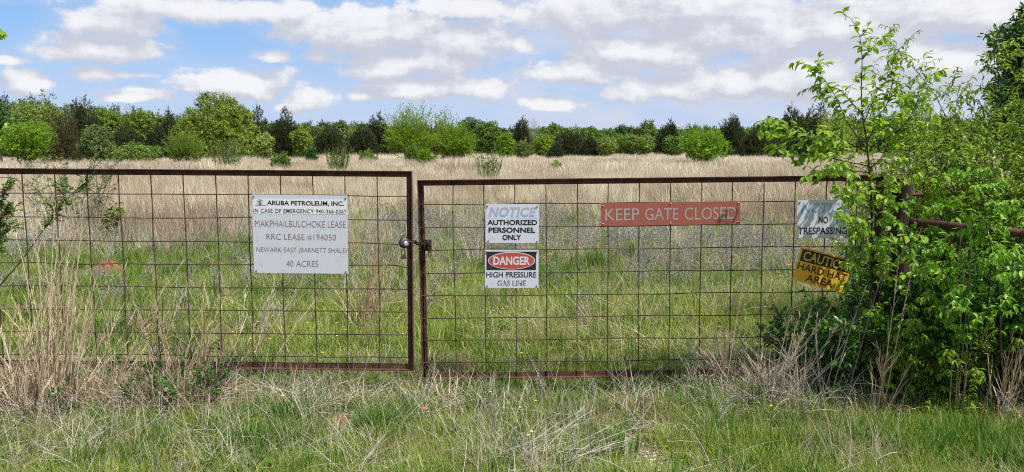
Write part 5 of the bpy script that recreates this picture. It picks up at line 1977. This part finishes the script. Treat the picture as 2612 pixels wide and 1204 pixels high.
T('cedar_tree', 'tall ragged dark cedar right of the vivid green bush', 1864, 293, 72, 112, 'cedar', 'cedar_leaf', 255, dens=1.2)
T('cedar_tree', 'lower dark cedar beyond the ragged cedar', 1925, 322, 76, 112, 'cedar', 'cedar_leaf', 256)
T('oak_tree', 'dim green oak in the gap left of the sapling', 1955, 306, 60, 140, 'oak', 'oak_deep', 257)
T('cedar_tree', 'spiky dark cedar seen through the sapling branches', 2010, 266, 58, 90, 'cedar', 'cedar_leaf', 258)
T('cedar_tree', 'dark cedar with twin tips behind the sapling stem', 2086, 258, 80, 84, 'cedar', 'cedar_leaf', 259, dens=1.1)
T('oak_tree', 'yellow-green oak behind the sapling stem', 2128, 282, 100, 74, 'oak', 'oak_pale', 260, dens=1.2)
T('oak_tree', 'dark oak behind the plum thicket', 2260, 288, 190, 90, 'oak', 'oak_deep', 261, dens=1.4)
T('cedar_tree', 'wide dark cedar at the foot of the spiky cedars', 2030, 312, 120, 84, 'cedar', 'cedar_leaf', 262, dens=1.2)
# field shrubs in the middle
T('low_shrub', 'small yellow-green bush before the fan-shaped tree', 1090, 382, 42, 52, 'feather', 'bright_leaf', 271, cat='bush', group=BR, dens=1.0)
T('low_shrub', 'small olive bush left of the yellow-green bush', 1060, 376, 50, 56, 'feather', 'oak_leaf', 272, cat='bush', group=BR, dens=.9)
T('saltbush', 'clump of upright grey-green shoots nearest the gate gap', 1246, 391, 66, 34, 'shoots', 'sage_leaf', 273, cat='bush', group=BR, dens=.8, size=.10)
T('low_shrub', 'loose green shrub left of the yellow-green bush in tan grass', 940, 384, 46, 60, 'feather', 'teal_leaf', 274, cat='bush', group=BR, dens=.5)
T('low_shrub', 'tiny yellow-green shrub low in the middle of the field', 1420, 409, 26, 44, 'feather', 'lime_leaf', 275, cat='bush', group=BR, dens=.4)
T('low_shrub', 'small dark juniper-like shrub below the pale lime tree', 1418, 366, 34, 88, 'cedar', 'cedar_leaf', 276, cat='bush', group=BR, dens=.5)
# close big tree at the right edge
T('hackberry_tree', 'large near dark green tree towering at the frame edge above the plum thicket', 2720, -80, 430, 17, 'oak', 'oak_deep', 281, size=.11, dens=7.0)

# the belt of scrub and mixed trees that closes the gaps: one mass
g = Geo()
g2 = Geo()
r = np.random.default_rng(303)
for k in range(215):
    f = (k + r.random()) / 215
    px = -850 + 4150 * f
    d = (92 if px < 700 else 125) + 22 * r.random() + (10 if px > 1200 else 0)
    topy = np.interp(px, [-200, 0, 230, 420, 470, 680, 760, 900, 1300, 1500, 1800, 1950, 2100, 2700], [240, 240, 256, 280, 292, 300, 305, 312, 324, 328, 322, 312, 286, 280]) + 12 * r.random()
    if r.random() < .35:
        topy += 22 * r.random()
    x_ = gx(px, d)
    hh = max(at(px, topy, d).z, 2)
    kd = 'cedar' if r.random() < .5 else 'oak'
    q = crown_geo(kd, (4.2 + 3.2 * r.random()), hh, r, .27 if kd == 'cedar' else .30, .42 if kd == 'oak' else .55)
    t_ = g if kd == 'cedar' else g2
    for v in q.v:
        v += np.array([x_, d, 0], np.float32)
    t_.v += q.v
    t_.a += q.a
    t_.f4 += [f_ + t_.n for f_ in q.f4]
    t_.n += q.n
tag(g.obj('cedar_woods', M['cedar_leaf']), 'dark cedar scrub closing the gaps of the field edge', 'woods', kind='stuff')
tag(g2.obj('oak_woods', M['oak_leaf']), 'green oak scrub closing the gaps of the field edge', 'woods', kind='stuff')

# far woods that read as one mass behind the single trees
g = Geo()
r = np.random.default_rng(301)
for k in range(350):
    px = -850 + 4300 * (k + r.random()) / 350
    d = 165 + 50 * r.random()
    topy = (292 + 14 * r.random()) if px < 450 or px > 1980 else 322 + 10 * r.random()
    if 450 < px < 1000:
        topy = 312 + 12 * r.random()
    zt = at(px, topy, d).z
    x_ = gx(px, d)
    w = 6 + 4 * r.random()
    q = crown_geo('oak', w, max(zt, 2), r, .42, .42)
    for v in q.v:
        v += np.array([x_, d, 0], np.float32)
    base = g.n
    g.v += q.v
    g.a += q.a
    g.f4 += [f + base for f in q.f4]
    g.n += q.n
o = g.obj('distant_woods', M['oak_leaf'])
tag(o, 'dark green woods behind the single trees of the field edge', 'woods', kind='stuff')
